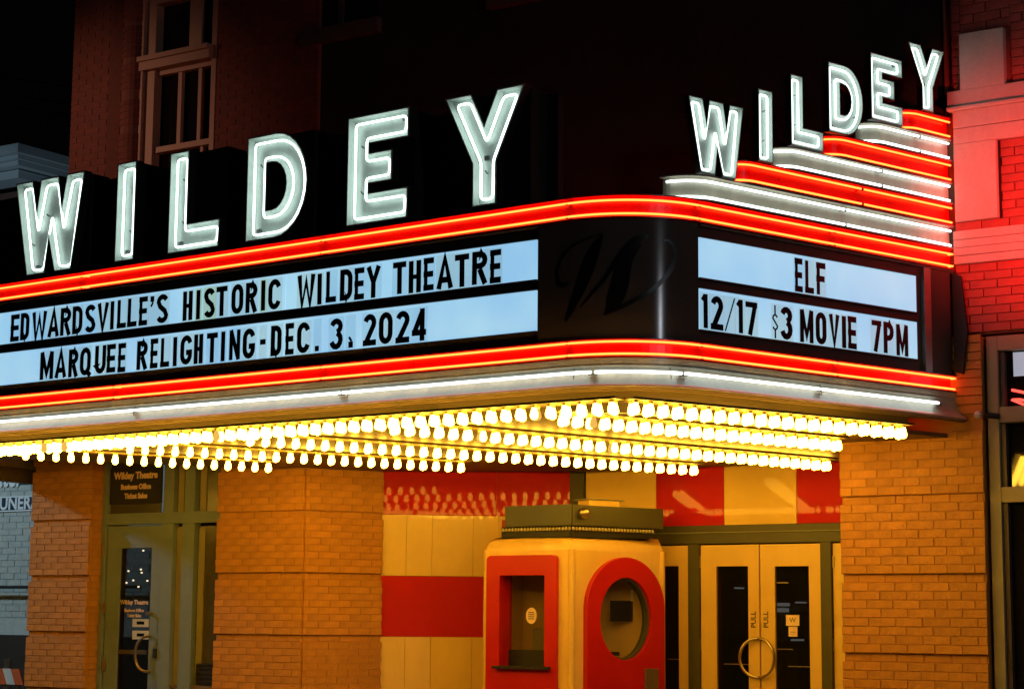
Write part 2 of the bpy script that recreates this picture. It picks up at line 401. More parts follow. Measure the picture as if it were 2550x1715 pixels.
# ---- left pier with its return
LX0, LX1 = -14.90, -14.066
lp = thing('brick_pier', 'shaded brown brick pier at the left corner of the theatre beside the olive office door', 'brick pier', 'brick piers of the theatre front')
RET = Fr((LX1, 13.7), PI/2)
MB().box(FAC, LX0+.006, LX1-.0, -.5, 0.0, 0, 3.3).build('pier_core', M_mortar, lp)
cnt = [0]
brick_field(FAC, LX0, LX1, .80, 3.2, lp, M_brick, count=cnt, zref=2.54, per=.553)
brick_field(RET, 0, .14, .80, 3.2, lp, M_brick, count=cnt, zref=2.54, per=.553, proud=.008)

# ------------------------------------------------------------------ theatre building (upper wall, stone bands, windows)
th = thing('theatre_building', 'dark red brick theatre front rising behind the lit marquee', 'building')
mb = MB()
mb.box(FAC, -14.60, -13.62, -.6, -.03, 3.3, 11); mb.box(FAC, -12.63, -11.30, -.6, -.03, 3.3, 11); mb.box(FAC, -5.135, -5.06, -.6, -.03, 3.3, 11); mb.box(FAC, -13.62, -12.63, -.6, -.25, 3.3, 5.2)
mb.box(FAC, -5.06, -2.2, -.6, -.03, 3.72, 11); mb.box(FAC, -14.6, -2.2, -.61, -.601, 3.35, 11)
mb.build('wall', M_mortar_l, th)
MB().box(FAC, -11.299, -5.136, -.6, -.05, 3.3, 11).build('shaded_centre_bay', mat('bay_painted_shade', (.022, .018, .014), .85, var=.3, scale=2, bump=.3), th)  # wall shade painted in: near-black colour keeps the bay dark
# visible brick coursing on the upper wall (too faint to pick apart one by one): one mesh
bm_ = MB(); rs = random.Random(3)
def small_bricks(fr, s0, s1, z0, z1, o0, d, L=.212, c=.068):
    z = z0; i = 0
    while z < z1:
        x = s0-(i % 2)*L/2
        while x < s1:
            a, b = max(x, s0), min(x+L-.010, s1)
            if b-a > .02: bm_.box(fr, a, b, o0, o0+d+rs.uniform(-.001, .001), z, z+c-.010)
            x += L
        z += c; i += 1
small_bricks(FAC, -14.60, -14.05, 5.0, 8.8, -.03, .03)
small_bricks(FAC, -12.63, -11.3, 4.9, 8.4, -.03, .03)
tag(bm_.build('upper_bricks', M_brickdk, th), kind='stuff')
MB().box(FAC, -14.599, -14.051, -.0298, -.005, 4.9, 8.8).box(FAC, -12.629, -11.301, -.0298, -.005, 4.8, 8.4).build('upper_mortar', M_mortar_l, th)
# rounded brick column beside the window, banded by recessed courses
CXc, CRr = -13.70, .155
def col_part(zz0, zz1, r, nm):
    m_ = MB(); seg = 10; z = zz0
    while z < zz1-.03:
        for k in range(seg):
            if True:
                a0 = PI+PI*k/seg; a1 = PI+PI*(k+1)/seg
                p = [(CXc+rr*math.cos(a), 13.73+rr*math.sin(a)) for rr, a in ((r, a0), (r, a1), (r-.03, a1), (r-.03, a0))]
                m_.hexa([(x, y, z) for x, y in p]+[(x, y, z+.058) for x, y in p])
        z += .068
    return tag(m_.build(nm, M_brickdk, th), kind='stuff')
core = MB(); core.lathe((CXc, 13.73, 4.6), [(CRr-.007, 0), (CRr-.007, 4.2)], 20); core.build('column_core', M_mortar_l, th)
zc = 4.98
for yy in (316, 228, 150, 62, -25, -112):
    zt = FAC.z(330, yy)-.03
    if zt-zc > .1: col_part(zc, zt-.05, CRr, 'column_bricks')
    zc = zt+.02
small = MB(); small.box(FAC, -14.05, -13.87, -.03, .018, 4.9, 8.8); small.build('brick_strip', M_brickdk, th)
# upper window with frame, sashes and panes
WY = 13.7+.05; WF = Fr((0, WY), 0)
win = MB()
sx = lambda px, py: WF.s(px, py)
xl0, xl1 = WF.s(362, 250), WF.s(393, 250)
zs = lambda px, py: WF.z(px, py)
zA, zB = zs(400, 152), zs(400, 178)     # transom bar top / bottom
zT = zs(420, 12); zSill0, zSill1 = zs(420, 378), zs(420, 364)
xr = -12.63
f_ = MB()
f_.box(WF, xl0, xl0+.045, -.04, .10, 4.7, 8.9); f_.box(WF, xl0+.045, xl1, -.05, .06, 4.7, 8.9)
f_.box(WF, xr-.02, xr+.04, -.05, .06, 4.7, 8.9)
f_.box(WF, xl0+.01, xr, -.06, .12, zB, zA-.02); f_.box(WF, xl0+.005, xr, -.06, .15, zA-.02, zA+.03)
f_.box(WF, xl1, xr, -.06, .03, zSill0, zSill1); f_.box(WF, xl1, xr, -.05, .07, zT, zT+.10)
f_.box(WF, xl1, xr, -.055, .02, zB-.05, zB)
f_.build('window_frame', M_winframe, th)
for (pa, pb, za_, zb_, nm) in ((442, 451, zSill1, zB-.05, 'sash_bar'), (492, 500, zSill1, zB-.05, 'sash_bar'), (466, 496, zA+.03, zT, 'mullion'), (502, 509, 4.7, zSill0, 'sash_bar')):
    MB().box(WF, WF.s(pa, 260), WF.s(pb, 260), -.045, .0, za_, zb_).build(nm, M_winframe, th)
MB().box(WF, xl0, xr, -.09, -.07, 4.7, 8.9).build('window_pane', M_glass, th)
# faint upper storey openings above the sign
M_sill = mat('dark_sill', (.10, .07, .055), .8, var=.2)  # darker tone than the stone bands
for (xa, xb) in ((FAC.s(760, 80), FAC.s(930, 60)), (-9.3, -8.4), (-7.3, -6.4)):
    w_ = MB().box(FAC, xa, xb, -.049, -.04, 7.121, 9.6).build('upper_window', M_glass, th)
    MB().box(FAC, xa-.06, xb+.06, -.049, .03, 6.98, 7.12).build('stone_sill', M_sill, w_)
    MB().box(FAC, (xa+xb)/2-.03, (xa+xb)/2+.03, -.0399, -.02, 7.121, 9.6).build('mullion', M_sill, w_)
# stone bands right of the marquee
def stone(name, s0, s1, z0, z1, o1, par=th, m=M_stone, o0=-.03): return MB().box(FAC, s0, s1, o0, o1, z0, z1).build(name, m, par, bevel=.004)
XE = -2.4
stone('stone_block', -4.985, -4.64, 5.583, 6.02, .05)
stone('stone_band', -5.09, XE, 5.455, 5.582, .049)
stone('stone_ledge', -5.085, XE, 5.425, 5.450, .085)
stone('stone_band', -5.05, XE, 5.293, 5.423, .047)
stone('stone_band', -5.05, XE, 5.170, 5.288, .041)
stone('stone_block', -5.05, -4.722, 4.575, 5.168, .045)
for k, (a, b, d) in enumerate(((4.436, 4.502, .045), (4.375, 4.433, .042), (4.314, 4.372, .045), (4.251, 4.311, .04))): stone('stone_band', -5.07, XE, a, b, d)
ub = thing('brick_wall', 'red-lit brick wall between stone bands right of the marquee', 'brick wall')
MB().box(FAC, -5.07, XE, -.029, -.006, 3.73, 7.6).build('mortar_bed', M_mortar_l, ub)
def plain(s0, s1, z0, z1, ph=0): brick_field(FAC, s0, s1, z0, z1, ub, M_brick, base_o=-.006, proud=.012, grooved=False, course=.068, zref=z1-.068*80, phase=ph)
def plain_rows(s0, s1, z0, z1, c=.0675, L=.212):
    n = int(round((z1-z0)/c)); c = (z1-z0)/n; rs = random.Random(int(z0*100))
    for i in range(n):
        x = s0-(i % 2)*L/2+rs.uniform(-.01, .01)
        while x < s1:
            a, b = max(x, s0), min(x+L-.009, s1); x += L
            if b-a > .03: inst('brick', brick_mesh(round((b-a)/.004)*.004, c-.007, .012+round(rs.uniform(0, 3))*.001, M_brickredlit), FAC.pt((a+b)/2, -.006, z0+(i+.5)*c), ub)
plain_rows(-5.07, -4.2, 3.73, 4.249)
plain_rows(-5.06, -4.2, 4.506, 4.573)
plain_rows(-4.70, -4.2, 4.573, 5.168)
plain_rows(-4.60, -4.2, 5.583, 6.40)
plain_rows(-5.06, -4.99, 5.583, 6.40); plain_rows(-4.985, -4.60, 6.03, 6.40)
MB().box(FAC, -4.722, -4.70, -.0058, .0, 4.575, 5.168).build('block_shadow_strip', M_blackpaint, ub)  # black strip painted in for the stone block's side shadow

# ------------------------------------------------------------------ marquee canopy
mq = thing('theatre_marquee', 'theatre marquee canopy with red neon bands, message boards and rows of lit bulbs', 'marquee')
US = us_range(U_MIN, U_END)
ZR1, ZR0 = 4.375, 4.215
def channel(name, z0, z1, us, m=M_redband, P=pp, lip=.012, back=-.03, par=mq, deep=-.08):
    mb = MB(); sweep(mb, [(deep, z0), (lip, z0), (lip, z0+.010), (back, z0+.010), (back, z1-.010), (lip, z1-.010), (lip, z1), (deep, z1)], us, P=P)
    return mb.build(name, m, par)
channel('red_band', ZR0, ZR1, US)
channel('red_band', 3.288, 3.416, US)
sweep(MB(), [(-.08, 4.200), (.0, 4.200), (.004, 4.207), (.0, 4.2145), (-.08, 4.2145)], us_range(U_MIN, u_of(1335))).build('metal_strip', M_alu, mq)
sweep(MB(), [(-.08, 4.200), (.0, 4.200), (.004, 4.207), (.0, 4.2145), (-.08, 4.2145)], us_range(u_of(1744), U_END)).build('metal_strip', M_alu, mq)
sweep(MB(), [(-.10, 3.4165), (-.03, 3.4165), (-.03, 4.1995), (-.10, 4.1995)], US).build('sign_backing', M_darkframe, mq)
UC0, UC1 = u_of(1338), u_of(1741)
cp = sweep(MB(), [(-.03, 3.418), (-.006, 3.418), (-.006, 4.213), (-.03, 4.213)], us_range(UC0, UC1)).build('corner_panel', M_cornerpanel, mq, smooth=True)
# rails that hold the letters, and the lit panels
UF0, UF1 = -7.2, u_of(1333); US0, US1 = u_of(1745.5), u_of(2286)
for (u0, u1, m) in ((UF0, UF1, M_panel), (US0, US1, M_panel2)):
    for (z0, z1) in ((3.852, 4.124), (3.503, 3.779)):
        n = max(1, int(round((u1-u0)/2.4)))
        for k in range(n):
            a, b = u0+(u1-u0)*k/n, u0+(u1-u0)*(k+1)/n
            sweep(MB(), [(-.03, z0), (-.018, z0), (-.018, z1), (-.03, z1)], [a, b-.002]).build('light_panel', m, mq)
    for z in (3.852, 4.124, 3.503, 3.779):
        s_ = 1 if z in (4.124, 3.779) else -1
        sweep(MB(), [(-.03, z), (-.004, z), (-.004, z+s_*.010), (-.03, z+s_*.010)][::s_], [u0-.004, u1+.004]).build('letter_rail', M_darkframe, mq)
# metal post and dark end piece by the wall
sweep(MB(), [(-.03, 3.418), (.0, 3.418), (.0, 4.198), (-.03, 4.198)], [U_END-.345, U_END-.27]).build('metal_post', M_alu, mq)
sweep(MB(), [(-.03, 3.418), (-.01, 3.418), (-.01, 4.198), (-.03, 4.198)], [U_END-.268, U_END-.0]).build('end_cover', M_darkframe, mq)
# dark flank piece, with the marquee's wall shadow worked into its black shape
mb = MB(); fl = [(-5.085, 3.44), (-5.02, 3.42), (-4.975, 3.74), (-5.02, 4.16), (-5.085, 4.19)]
mb.prism(FAC, [fl], .016, .05); mb.build('flank_shadow_piece', M_blackpaint, mq)
# cream fascia with its cove
sweep(MB(), [(-.08, 3.083), (.088, 3.083), (.092, 3.090), (.082, 3.102), (.048, 3.120), (.018, 3.155), (.004, 3.20), (.0, 3.228), (.007, 3.232), (.007, 3.240), (.0, 3.243), (.0, 3.2865), (-.08, 3.2865)], US).build('cream_fascia', M_cream, mq, smooth=True)
for o_, z_ in ((.092, 3.077), (.060, 3.068)):
    sweep(MB(), [(o_-.022, z_-.006), (o_, z_-.006), (o_+.002, z_), (o_, z_+.005), (o_-.022, z_+.005)], US).build('trim_moulding', M_brass, mq)
UB = us_range(U_MIN, U_END-.50)
sweep(MB(), [(-.12, 2.932), (-.055, 2.932), (-.05, 2.940), (-.05, 3.0825), (-.12, 3.0825)], UB).build('soffit_fascia', M_band, mq)
# panel seams on the cream fascia
for px in (340, 870, 1430, 1668, 2040):
    u = u_of(px, 930); sweep(MB(), [(-.02, 3.09), (.0205, 3.156), (.0065, 3.20), (.0025, 3.228), (-.02, 3.228)], [u, u+.004]).build('fascia_seam', M_darkframe, mq)
# soffit and roof
def outline(o, us): return [path(u)[0]+path(u)[1]*o for u in us]
pf = outline(-.056, US)
def flat(name, pts, z0, z1, m, par=mq):
    mb = MB(); n = len(pts); vs = [(x, y, z0) for x, y in pts]+[(x, y, z1) for x, y in pts]
    tr = tessellate_polygon([[Vector((x, y, 0)) for x, y in pts]]); fs = []
    for a, b, c in tr:
        A, B, Cc = pts[a], pts[b], pts[c]
        if (B[0]-A[0])*(Cc[1]-A[1])-(B[1]-A[1])*(Cc[0]-A[0]) < 0: b, c = c, b
        fs += [(c, b, a), (a+n, b+n, c+n)]
    ar = sum(pts[i][0]*pts[(i+1) % n][1]-pts[(i+1) % n][0]*pts[i][1] for i in range(n))
    for i in range(n):
        j = (i+1) % n; fs.append((i, j, j+n, i+n) if ar > 0 else (j, i, i+n, j+n))
    mb.add(vs, fs); return mb.build(name, m, par)
ZS = 2.952
def onz(px, py, z): q = ray(px, py); return CAM+q*(z-1.6)/q[2]
bk0 = onz(690, 1168, 2.95); bk1 = onz(-60, 1140, 2.95)
sof = [p for p in pf if p[1] < 13.66 and p[0] > -13.6]
fr_pts = [tuple(p) for p in sof]
bx = fr_pts[0]
poly = fr_pts+[(-5.15, 13.65), (-6.035, 13.67), (-6.035, 15.30), (-9.2, 15.30), (PR[0]+.02, PR[1]), (-11.05, 14.2), (-11.34, 13.67), (bk0[0], min(13.65, bk0[1])), (bk1[0], bk1[1])]
flat('soffit', poly, ZS, ZS+.03, M_soffit)
flat('roof_deck', [tuple(p) for p in outline(-.081, US) if p[1] < 13.66], 4.33, 4.36, M_blackpaint)
flat('inner_ceiling', [tuple(p) for p in outline(-.085, US) if p[1] < 13.66], 3.30, 3.33, M_soffit)

# neon tubes round the canopy
def neon(name, u0, u1, o, z, m, r=.0072, P=pp, par=mq, rng=us_range):
    us = rng(u0, u1); n = MB(); pts = []
    for a, b in zip(us[:-1], us[1:]):
        k = max(1, int((b-a)/.5))
        for i in range(k): pts.append(P(a+(b-a)*i/k, o, z))
    pts.append(P(us[-1], o, z)); n.tube(pts, r, 8); ob = n.build(name, m, par, smooth=True)
    return ob
def caps(u, o, z, P=pp, par=mq):
    MB().tube([P(u-.012, o, z), P(u+.012, o, z)], .0125, 8).build('tube_end', M_cap, par)
brk_u = [U_L-1.0, u_of(-300, 650, -7.4), u_of(205, 650), u_of(800, 600), u_of(1412, 510), u_of(1742, 515), u_of(2078, 575), U_END-.012]
brk_l = [U_L-1.0, u_of(-300, 950, -7.4), u_of(283, 950), u_of(800, 900), u_of(1412, 860), u_of(1748, 860), u_of(2085, 905), U_END-.012]
for zz, bs in ((4.336, brk_u), (4.245, brk_u), (3.394, brk_l), (3.313, brk_l)):
    for a, b in zip(bs[:-1], bs[1:]):
        neon('neon_tube', a+.006, b-.006, .0, zz, M_neonred)
bw = [U_L-.8, u_of(-200, 1060, -7.4), u_of(342, 1030), u_of(858, 970), u_of(1480, 928), u_of(1695, 940), u_of(2035, 970), u_of(2330, 1005)]
for a, b in zip(bw[:-1], bw[1:]):
    neon('neon_tube', a+.012, b-.012, .035, 3.190, M_neonwhite, r=.0105)
    MB().tube([pp(b-.03, .030, 3.177), pp(b+.03, .030, 3.177)], .006, 6).build('tube_bracket', M_cap, mq)
for bs, zl in ((brk_u, (4.336, 4.245)), (brk_l, (3.394, 3.313))):
    for b in bs[1:-1]:
        for z_ in zl: caps(b, -.006, z_)

# black board behind the front letters, with a box behind each letter
MB().box(FRONT, -6.6, -.25, -.33, -.27, 4.362, 5.20).build('back_board', M_blackpaint, mq)
# front stepped slabs on the flank
SLB = [(-2.519, 4.376, 4.553, 'w'), (-2.131, 4.554, 4.719, 'r'), (-1.678, 4.720, 4.884, 'w'), (-1.188, 4.885, 5.050, 'r'), (-.761, 5.051, 5.219, 'w'), (-.37, 5.220, 5.386, 'r')]
for st_, z0, z1, kd in SLB:
    R2 = .27 if st_ < -2.4 else .17; cen = SIDE.P+SIDE.t*st_-SIDE.n*R2; th2 = math.radians(84)
    def P2(u, o, z, cen=cen, R2=R2, st_=st_):
        if u < 0:
            a = min(-u/R2, 1.6); d = PHI-a; n = np.array([math.sin(d), -math.cos(d)]); q = cen+n*(R2+o); return (q[0], q[1], z)
        q = SIDE.P+SIDE.t*(st_+u)+SIDE.n*o; return (q[0], q[1], z)
    us = [-R2*th2*(1-k/12) for k in range(12)]+[0, -st_-.0]
    rg = lambda a, b, us=us: [a]+[u for u in us if a+1e-3 < u < b-1e-3]+[b]
    L1 = -st_
    channel('step_band', z0, z1, us, M_redband if kd == 'r' else M_cream, P=P2, lip=.012, back=-.03)
    for dz in (.134, .024):
        m = M_neonred if kd == 'r' else M_neonwhite
        ue = L1-.012 if kd == 'r' else L1-.03
        u0_ = -R2*th2*.86
        mid = L1*.52
        if kd == 'w' or st_ < -2 :
            neon('neon_tube', u0_, mid-.008, .004, z0+dz, m, P=P2, rng=rg, r=.0075 if kd == 'r' else .0095); neon('neon_tube', mid+.008, ue, .004, z0+dz, m, P=P2, rng=rg, r=.0075 if kd == 'r' else .0095)
            caps(mid, 0, z0+dz, P=P2)
        else: neon('neon_tube', u0_, ue, .004, z0+dz, m, P=P2, rng=rg)
    # slab top and dark back
    q = [P2(u, -.035, 0)[:2] for u in us]; b_ = [tuple(np.array(q[-1])-SIDE.n*.5), tuple(np.array(q[0])+SIDE.t*.1-FRONT.n*.15)]
    flat('step_body', [tuple(x) for x in q]+b_, z0+.002, z1-.002, M_blackpaint)

# ------------------------------------------------------------------ bulbs: raceways under the soffit
def lathe_mesh(name, prof, seg, mats, mi):
    mb = MB(); mb.lathe((0, 0, 0), prof, seg); me = bpy.data.meshes.new(name); me.from_pydata(mb.v, [], mb.f)
    for m in mats: me.materials.append(m)
    me.shade_smooth(); return me
bprof = [(.004, -.092), (.018, -.086), (.0245, -.074), (.0258, -.062), (.023, -.046), (.018, -.030), (.015, -.014)]
me_on = lathe_mesh('bulb', bprof, 10, [M_bulb], 0); me_dim = lathe_mesh('bulb_dim', bprof, 10, [M_bulbdim], 0)
sp = lathe_mesh('socket', [(.017, -.016), (.018, 0.0)], 8, [M_socket], 0)
BZ = ZS-.016
rows = []
def row(a, b, pitch, sg=1):
    A, B = onz(a[0], a[1], BZ-.06)[:2], onz(b[0], b[1], BZ-.06)[:2]
    L = math.hypot(*(B-A)); t = (B-A)/L; n = np.array([t[1], -t[0]]); k = int(L/pitch)
    MBx = MB(); fr = Fr(A, math.atan2(t[1], t[0])); MBx.box(fr, -.06, L+.06, -.085, .085, BZ, ZS-.0005)
    MBx.build('light_strip', M_strip, mq)
    return [(A+t*(i*L/k)+n*.034, fr) for i in range(k+1)]+[(A+t*((i+.2*sg)*L/k)-n*.034, fr) for i in range(k+1)]
allb = []
allb += row((-700, 1174), (1531, 1020), .118, -1)
allb += row((1574, 1021), (2240, 1081), .117)
allb += row((1400, 1049), (2080, 1112), .120)
allb += row((980, 1071), (2055, 1162), .126)
allb += row((620, 1099), (1725, 1173), .126)
allb += row((320, 1119), (1145, 1166), .126)
allb += row((60, 1134), (665, 1166), .126)
allb.sort(key=lambda b: math.hypot(*(b[0]-CAM[:2])))
dead = MB(); rest = MB(); restd = MB()
rb = random.Random(11); vis = []
for p, fr in allb:
    v = np.array([p[0], p[1], BZ])-CAM; X = 1275+F_PX*(v@_rt)/(v@_fw)
    vis.append((X < -40, p))
nsing = 0
for off, p in vis:
    dim = rb.random() < .02
    if not off and nsing < 300:
        o = inst('bulb', me_dim if dim else me_on, (p[0], p[1], BZ), mq); nsing += 1
        if dim: o['label'] = 'dim bulb'
    else: rest.lathe((p[0], p[1], BZ), bprof, 8)
tag(rest.build('far_bulbs', M_bulb, mq, smooth=True), kind='stuff')
sk = MB()
for off, p in vis: sk.lathe((p[0], p[1], BZ), [(.017, -.016), (.018, -.0005)], 8)
tag(sk.build('bulb_sockets', M_socket, mq), kind='stuff')

# ------------------------------------------------------------------ big channel letters
def rounded(pts, r, closed=True, n=4):
    out = []; m = len(pts)
    for i in range(m):
        p = np.array(pts[i]); a = np.array(pts[i-1]) if (i or closed) else None; b = np.array(pts[(i+1) % m]) if (i < m-1 or closed) else None
        if a is None or b is None: out.append(tuple(p)); continue
        da, db = a-p, b-p; la, lb = np.hypot(*da), np.hypot(*db); rr = min(r, la*.45, lb*.45)
        A, B = p+da/la*rr, p+db/lb*rr
        for k in range(n+1):
            t = k/n; q = A*(1-t)**2+p*2*t*(1-t)+B*t*t; out.append(tuple(q))
    return out
def inset(pts, d):
    m = len(pts); ar = sum(pts[i][0]*pts[(i+1) % m][1]-pts[(i+1) % m][0]*pts[i][1] for i in range(m)); sg = 1 if ar > 0 else -1; out = []
    for i in range(m):
        a, p, b = (np.array(pts[j % m], float) for j in (i-1, i, i+1))
        e1 = (p-a)/np.hypot(*(p-a)); e2 = (b-p)/np.hypot(*(b-p)); n1 = np.array([-e1[1], e1[0]])*sg; n2 = np.array([-e2[1], e2[0]])*sg
        bis = n1+n2; bl = np.hypot(*bis)
        if bl < 1e-6: out.append(tuple(p+n1*d)); continue
        bis /= bl; k = d/max(.35, bis@n1); out.append(tuple(p+bis*k))
    return out
def ell(cx, cz, rx, rz, a0, a1, n): return [(cx+rx*math.cos(math.radians(a0+(a1-a0)*i/n)), cz+rz*math.sin(math.radians(a0+(a1-a0)*i/n))) for i in range(n+1)]
H_ = .81
D_out = [(0, H_)]+ell(.30, .405, .33, .405, 90, -90, 14)+[(0, 0)]
D_in = [(.208, .586)]+ell(.27, .405, .142, .181, 90, -90, 10)+[(.208, .224)]
SH = {
 'W': dict(w=.875, o=[(0, .81), (.22, .81), (.285, .525), (.327, .81), (.55, .81), (.603, .53), (.655, .81), (.875, .81), (.745, 0), (.54, 0), (.452, .30), (.413, 0), (.186, 0)], h=[],
           t=[[(.077, .757), (.186, .757), (.278, .365), (.365, .757), (.507, .757), (.602, .352), (.697, .757), (.803, .757), (.711, .045), (.567, .045), (.45, .49), (.366, .045), (.228, .045)]]),
 'I': dict(w=.225, o=[(0, .81), (.225, .81), (.225, 0), (0, 0)], h=[]),
 'L': dict(w=.575, o=[(0, .81), (.212, .81), (.212, .222), (.575, .222), (.565, 0), (0, 0)], h=[]),
 'D': dict(w=.63, o=D_out, h=[D_in]),
 'E': dict(w=.585, o=[(0, .81), (.585, .81), (.585, .59), (.212, .59), (.212, .522), (.432, .522), (.432, .293), (.212, .293), (.212, .226), (.585, .226), (.58, 0), (0, 0)], h=[]),
 'Y': dict(w=.70, o=[(0, .81), (.236, .81), (.352, .572), (.464, .81), (.70, .81), (.462, .305), (.462, 0), (.252, 0), (.252, .305)], h=[])}
def channel_letter(ch, fr, s0, z0, sx, sz, ot, label, group, r=.0085, depth=.075, front=.0, box=True, seg=7):
    t = thing('neon_letter', label, 'neon letter', group)
    d = SH[ch]; tr = lambda l: [(s0+x*sx, z0+z*sz) for x, z in l]
    O = tr(d['o']); Hs = [tr(h) for h in d['h']]
    k = (sx+sz)/2; wall = .010*k
    MB().prism(fr, [O]+Hs, front-depth, front-depth+.006).build('back_pan', M_pan, t)
    mb = MB(); Oi = inset(O, wall); mb.prism(fr, [O, Oi], front-depth+.0061, front)
    for h in Hs: mb.prism(fr, [inset(h, -wall), h], front-depth+.0061, front)
    mb.build('rim', M_pan, t)
    mb = MB(); mb.prism(fr, [inset(O, -.004), inset(O, -.0005)], front-depth, front-.003)
    for h in Hs: mb.prism(fr, [inset(h, .0005), inset(h, .004)], front-depth, front-.003)
    mb.build('outer_return', M_blackpaint, t)
    loops = []
    if 't' in d: loops = [tr(l) for l in d['t']]
    else:
        loops = [inset(O, .052*k)]+[inset(h, -.050*k) for h in Hs]
    for l in loops:
        rr = .035*k if ch in 'WY' else .03*k
        n = len(l); P = rounded(l, rr, True, 3)
        MB().tube([fr.pt(x, front-.034*k, z) for x, z in P], r, seg, closed=True).build('neon_tube', M_neonlet if box else M_neonlets, t, smooth=True)
        # electrode housings and glass standoffs
    xs = [p[0] for p in O]; x0_, x1_ = min(xs), max(xs)
    rr_ = random.Random(ord(ch)+int(s0*10))
    el = loops[0][-1] if ch != 'E' else loops[0][1]
    def nearin(p, f_=.03): c = (np.array(p)+np.array([f_*k*1.2, f_*k])); return c
    c = nearin(el) if ch != 'E' else np.array(el)+np.array([-.03*k, -.012*k])
    MB().box(fr, c[0]-.018*k, c[0]+.02*k, front-depth+.007, front-.045*k, c[1]-.016*k, c[1]+.016*k).build('electrode', M_cap, t)
    for (fx, fz) in ((.5, .30), (.5, .72)):
        if ch in 'WIDL':
            px_ = {'W': (.36, .19), 'I': (.14, .12), 'D': (.10, .53), 'L': (.11, .11)}[ch][0 if fz > .5 else 1]
        else: px_ = {'E': (.10, .10), 'Y': (.33, .33)}[ch][0]
        if ch == 'W': fz = .62 if fz > .5 else .33
        cx, cz = s0+px_*sx, z0+fz*H_*sz
        MB().tube([fr.pt(cx, front-depth+.007, cz), fr.pt(cx+.006*k, front-.04*k, cz+.012*k)], .006*k, 6).build('standoff', M_cap, t)
    if box:
        MB().box(fr, x0_-.0, x1_+.0, -.268, front-depth-.001, z0-.047, z0+H_*sz-.006).build('letter_box', M_blackpaint, t)
    return t
gF = 'large neon letters along the marquee front'; gS = 'smaller neon letters stepping up the marquee flank'
front_set = (('W', -5.736, 'first and leftmost'), ('I', -4.457, 'second'), ('L', -3.838, 'third'), ('D', -2.982, 'fourth'), ('E', -1.956, 'fifth'), ('Y', -1.040, 'last'))
for i, (ch, s0, od) in enumerate(front_set):
    channel_letter(ch, FRONT, s0, 4.41, 1, 1, 0, f'large white neon letter {ch}, {od} of the big word on the marquee front', gF)
side_set = (('W', -2.778, 4.557, .59, .628, 'on the lowest cream step'), ('I', -2.112, 4.723, .62, .628, 'on the lowest red step'), ('L', -1.785, 4.888, .575, .628, 'on the second cream step'),
            ('D', -1.392, 5.053, .58, .628, 'on the second red step'), ('E', -.932, 5.222, .595, .615, 'on the third cream step'), ('Y', -.502, 5.389, .59, .612, 'on the topmost red step beside the stone wall'))
for ch, s0, z0, sx_, sz_, od in side_set:
    channel_letter(ch, SIDE, s0, z0, sx_, sz_, 0, f'small white neon letter {ch} standing {od}', gS, r=.0085, depth=.05, front=.03, box=False)

# script letter painted on the curved corner
def ribbon_uz(name, strokes, m, par):
    mb = MB()
    for si, st in enumerate(strokes):
        pts = [(1330+x/4.9, 540+y/4.9, w/4.9) for x, y, w in st]
        # smooth
        dense = []
        for i in range(len(pts)-1):
            p0 = pts[max(0, i-1)]; p1 = pts[i]; p2 = pts[i+1]; p3 = pts[min(len(pts)-1, i+2)]
            for k in range(6):
                t = k/6; dense.append(tuple(.5*((2*p1[j])+(-p0[j]+p2[j])*t+(2*p0[j]-5*p1[j]+4*p2[j]-p3[j])*t*t+(-p0[j]+3*p1[j]-3*p2[j]+p3[j])*t**3) for j in range(3)))
        dense.append(pts[-1]); vs = []; n = len(dense)
        for i in range(n):
            a = dense[max(0, i-1)]; b = dense[min(n-1, i+1)]; dx, dy = b[0]-a[0], b[1]-a[1]; l = math.hypot(dx, dy) or 1
            w = dense[i][2]/2
            for s_ in (-1, 1):
                u, z = uz_of(dense[i][0]-dy/l*w*s_, dense[i][1]+dx/l*w*s_); vs.append(pp(u, -.0045+si*.0003, z))
        mb.add(vs, [(2*i, 2*i+1, 2*i+3, 2*i+2) for i in range(n-1)])
    return mb.build(name, m, par)
ribbon_uz('script_initial', [
    [(420, 800, 10), (370, 830, 55), (300, 815, 70), (275, 740, 40), (275, 640, 36), (330, 500, 34), (440, 370, 30), (620, 275, 22), (830, 200, 12)],
    [(835, 210, 20), (770, 330, 100), (685, 520, 160), (610, 720, 160), (530, 930, 120), (450, 1110, 80), (380, 1275, 40)],
    [(560, 1100, 15), (720, 910, 38), (850, 760, 45), (980, 560, 60), (1110, 400, 85), (1230, 290, 100), (1330, 245, 70), (1400, 235, 40)],
    [(1290, 320, 60), (1160, 480, 130), (1080, 640, 200), (1040, 830, 220), (980, 1010, 200), (930, 1110, 130), (850, 1195, 20)],
    [(860, 1180, 30), (1030, 1110, 55), (1250, 1000, 55), (1450, 880, 55), (1580, 760, 55), (1670, 640, 62), (1722, 500, 55), (1715, 380, 48), (1650, 290, 34), (1580, 290, 22)]], M_script, mq)

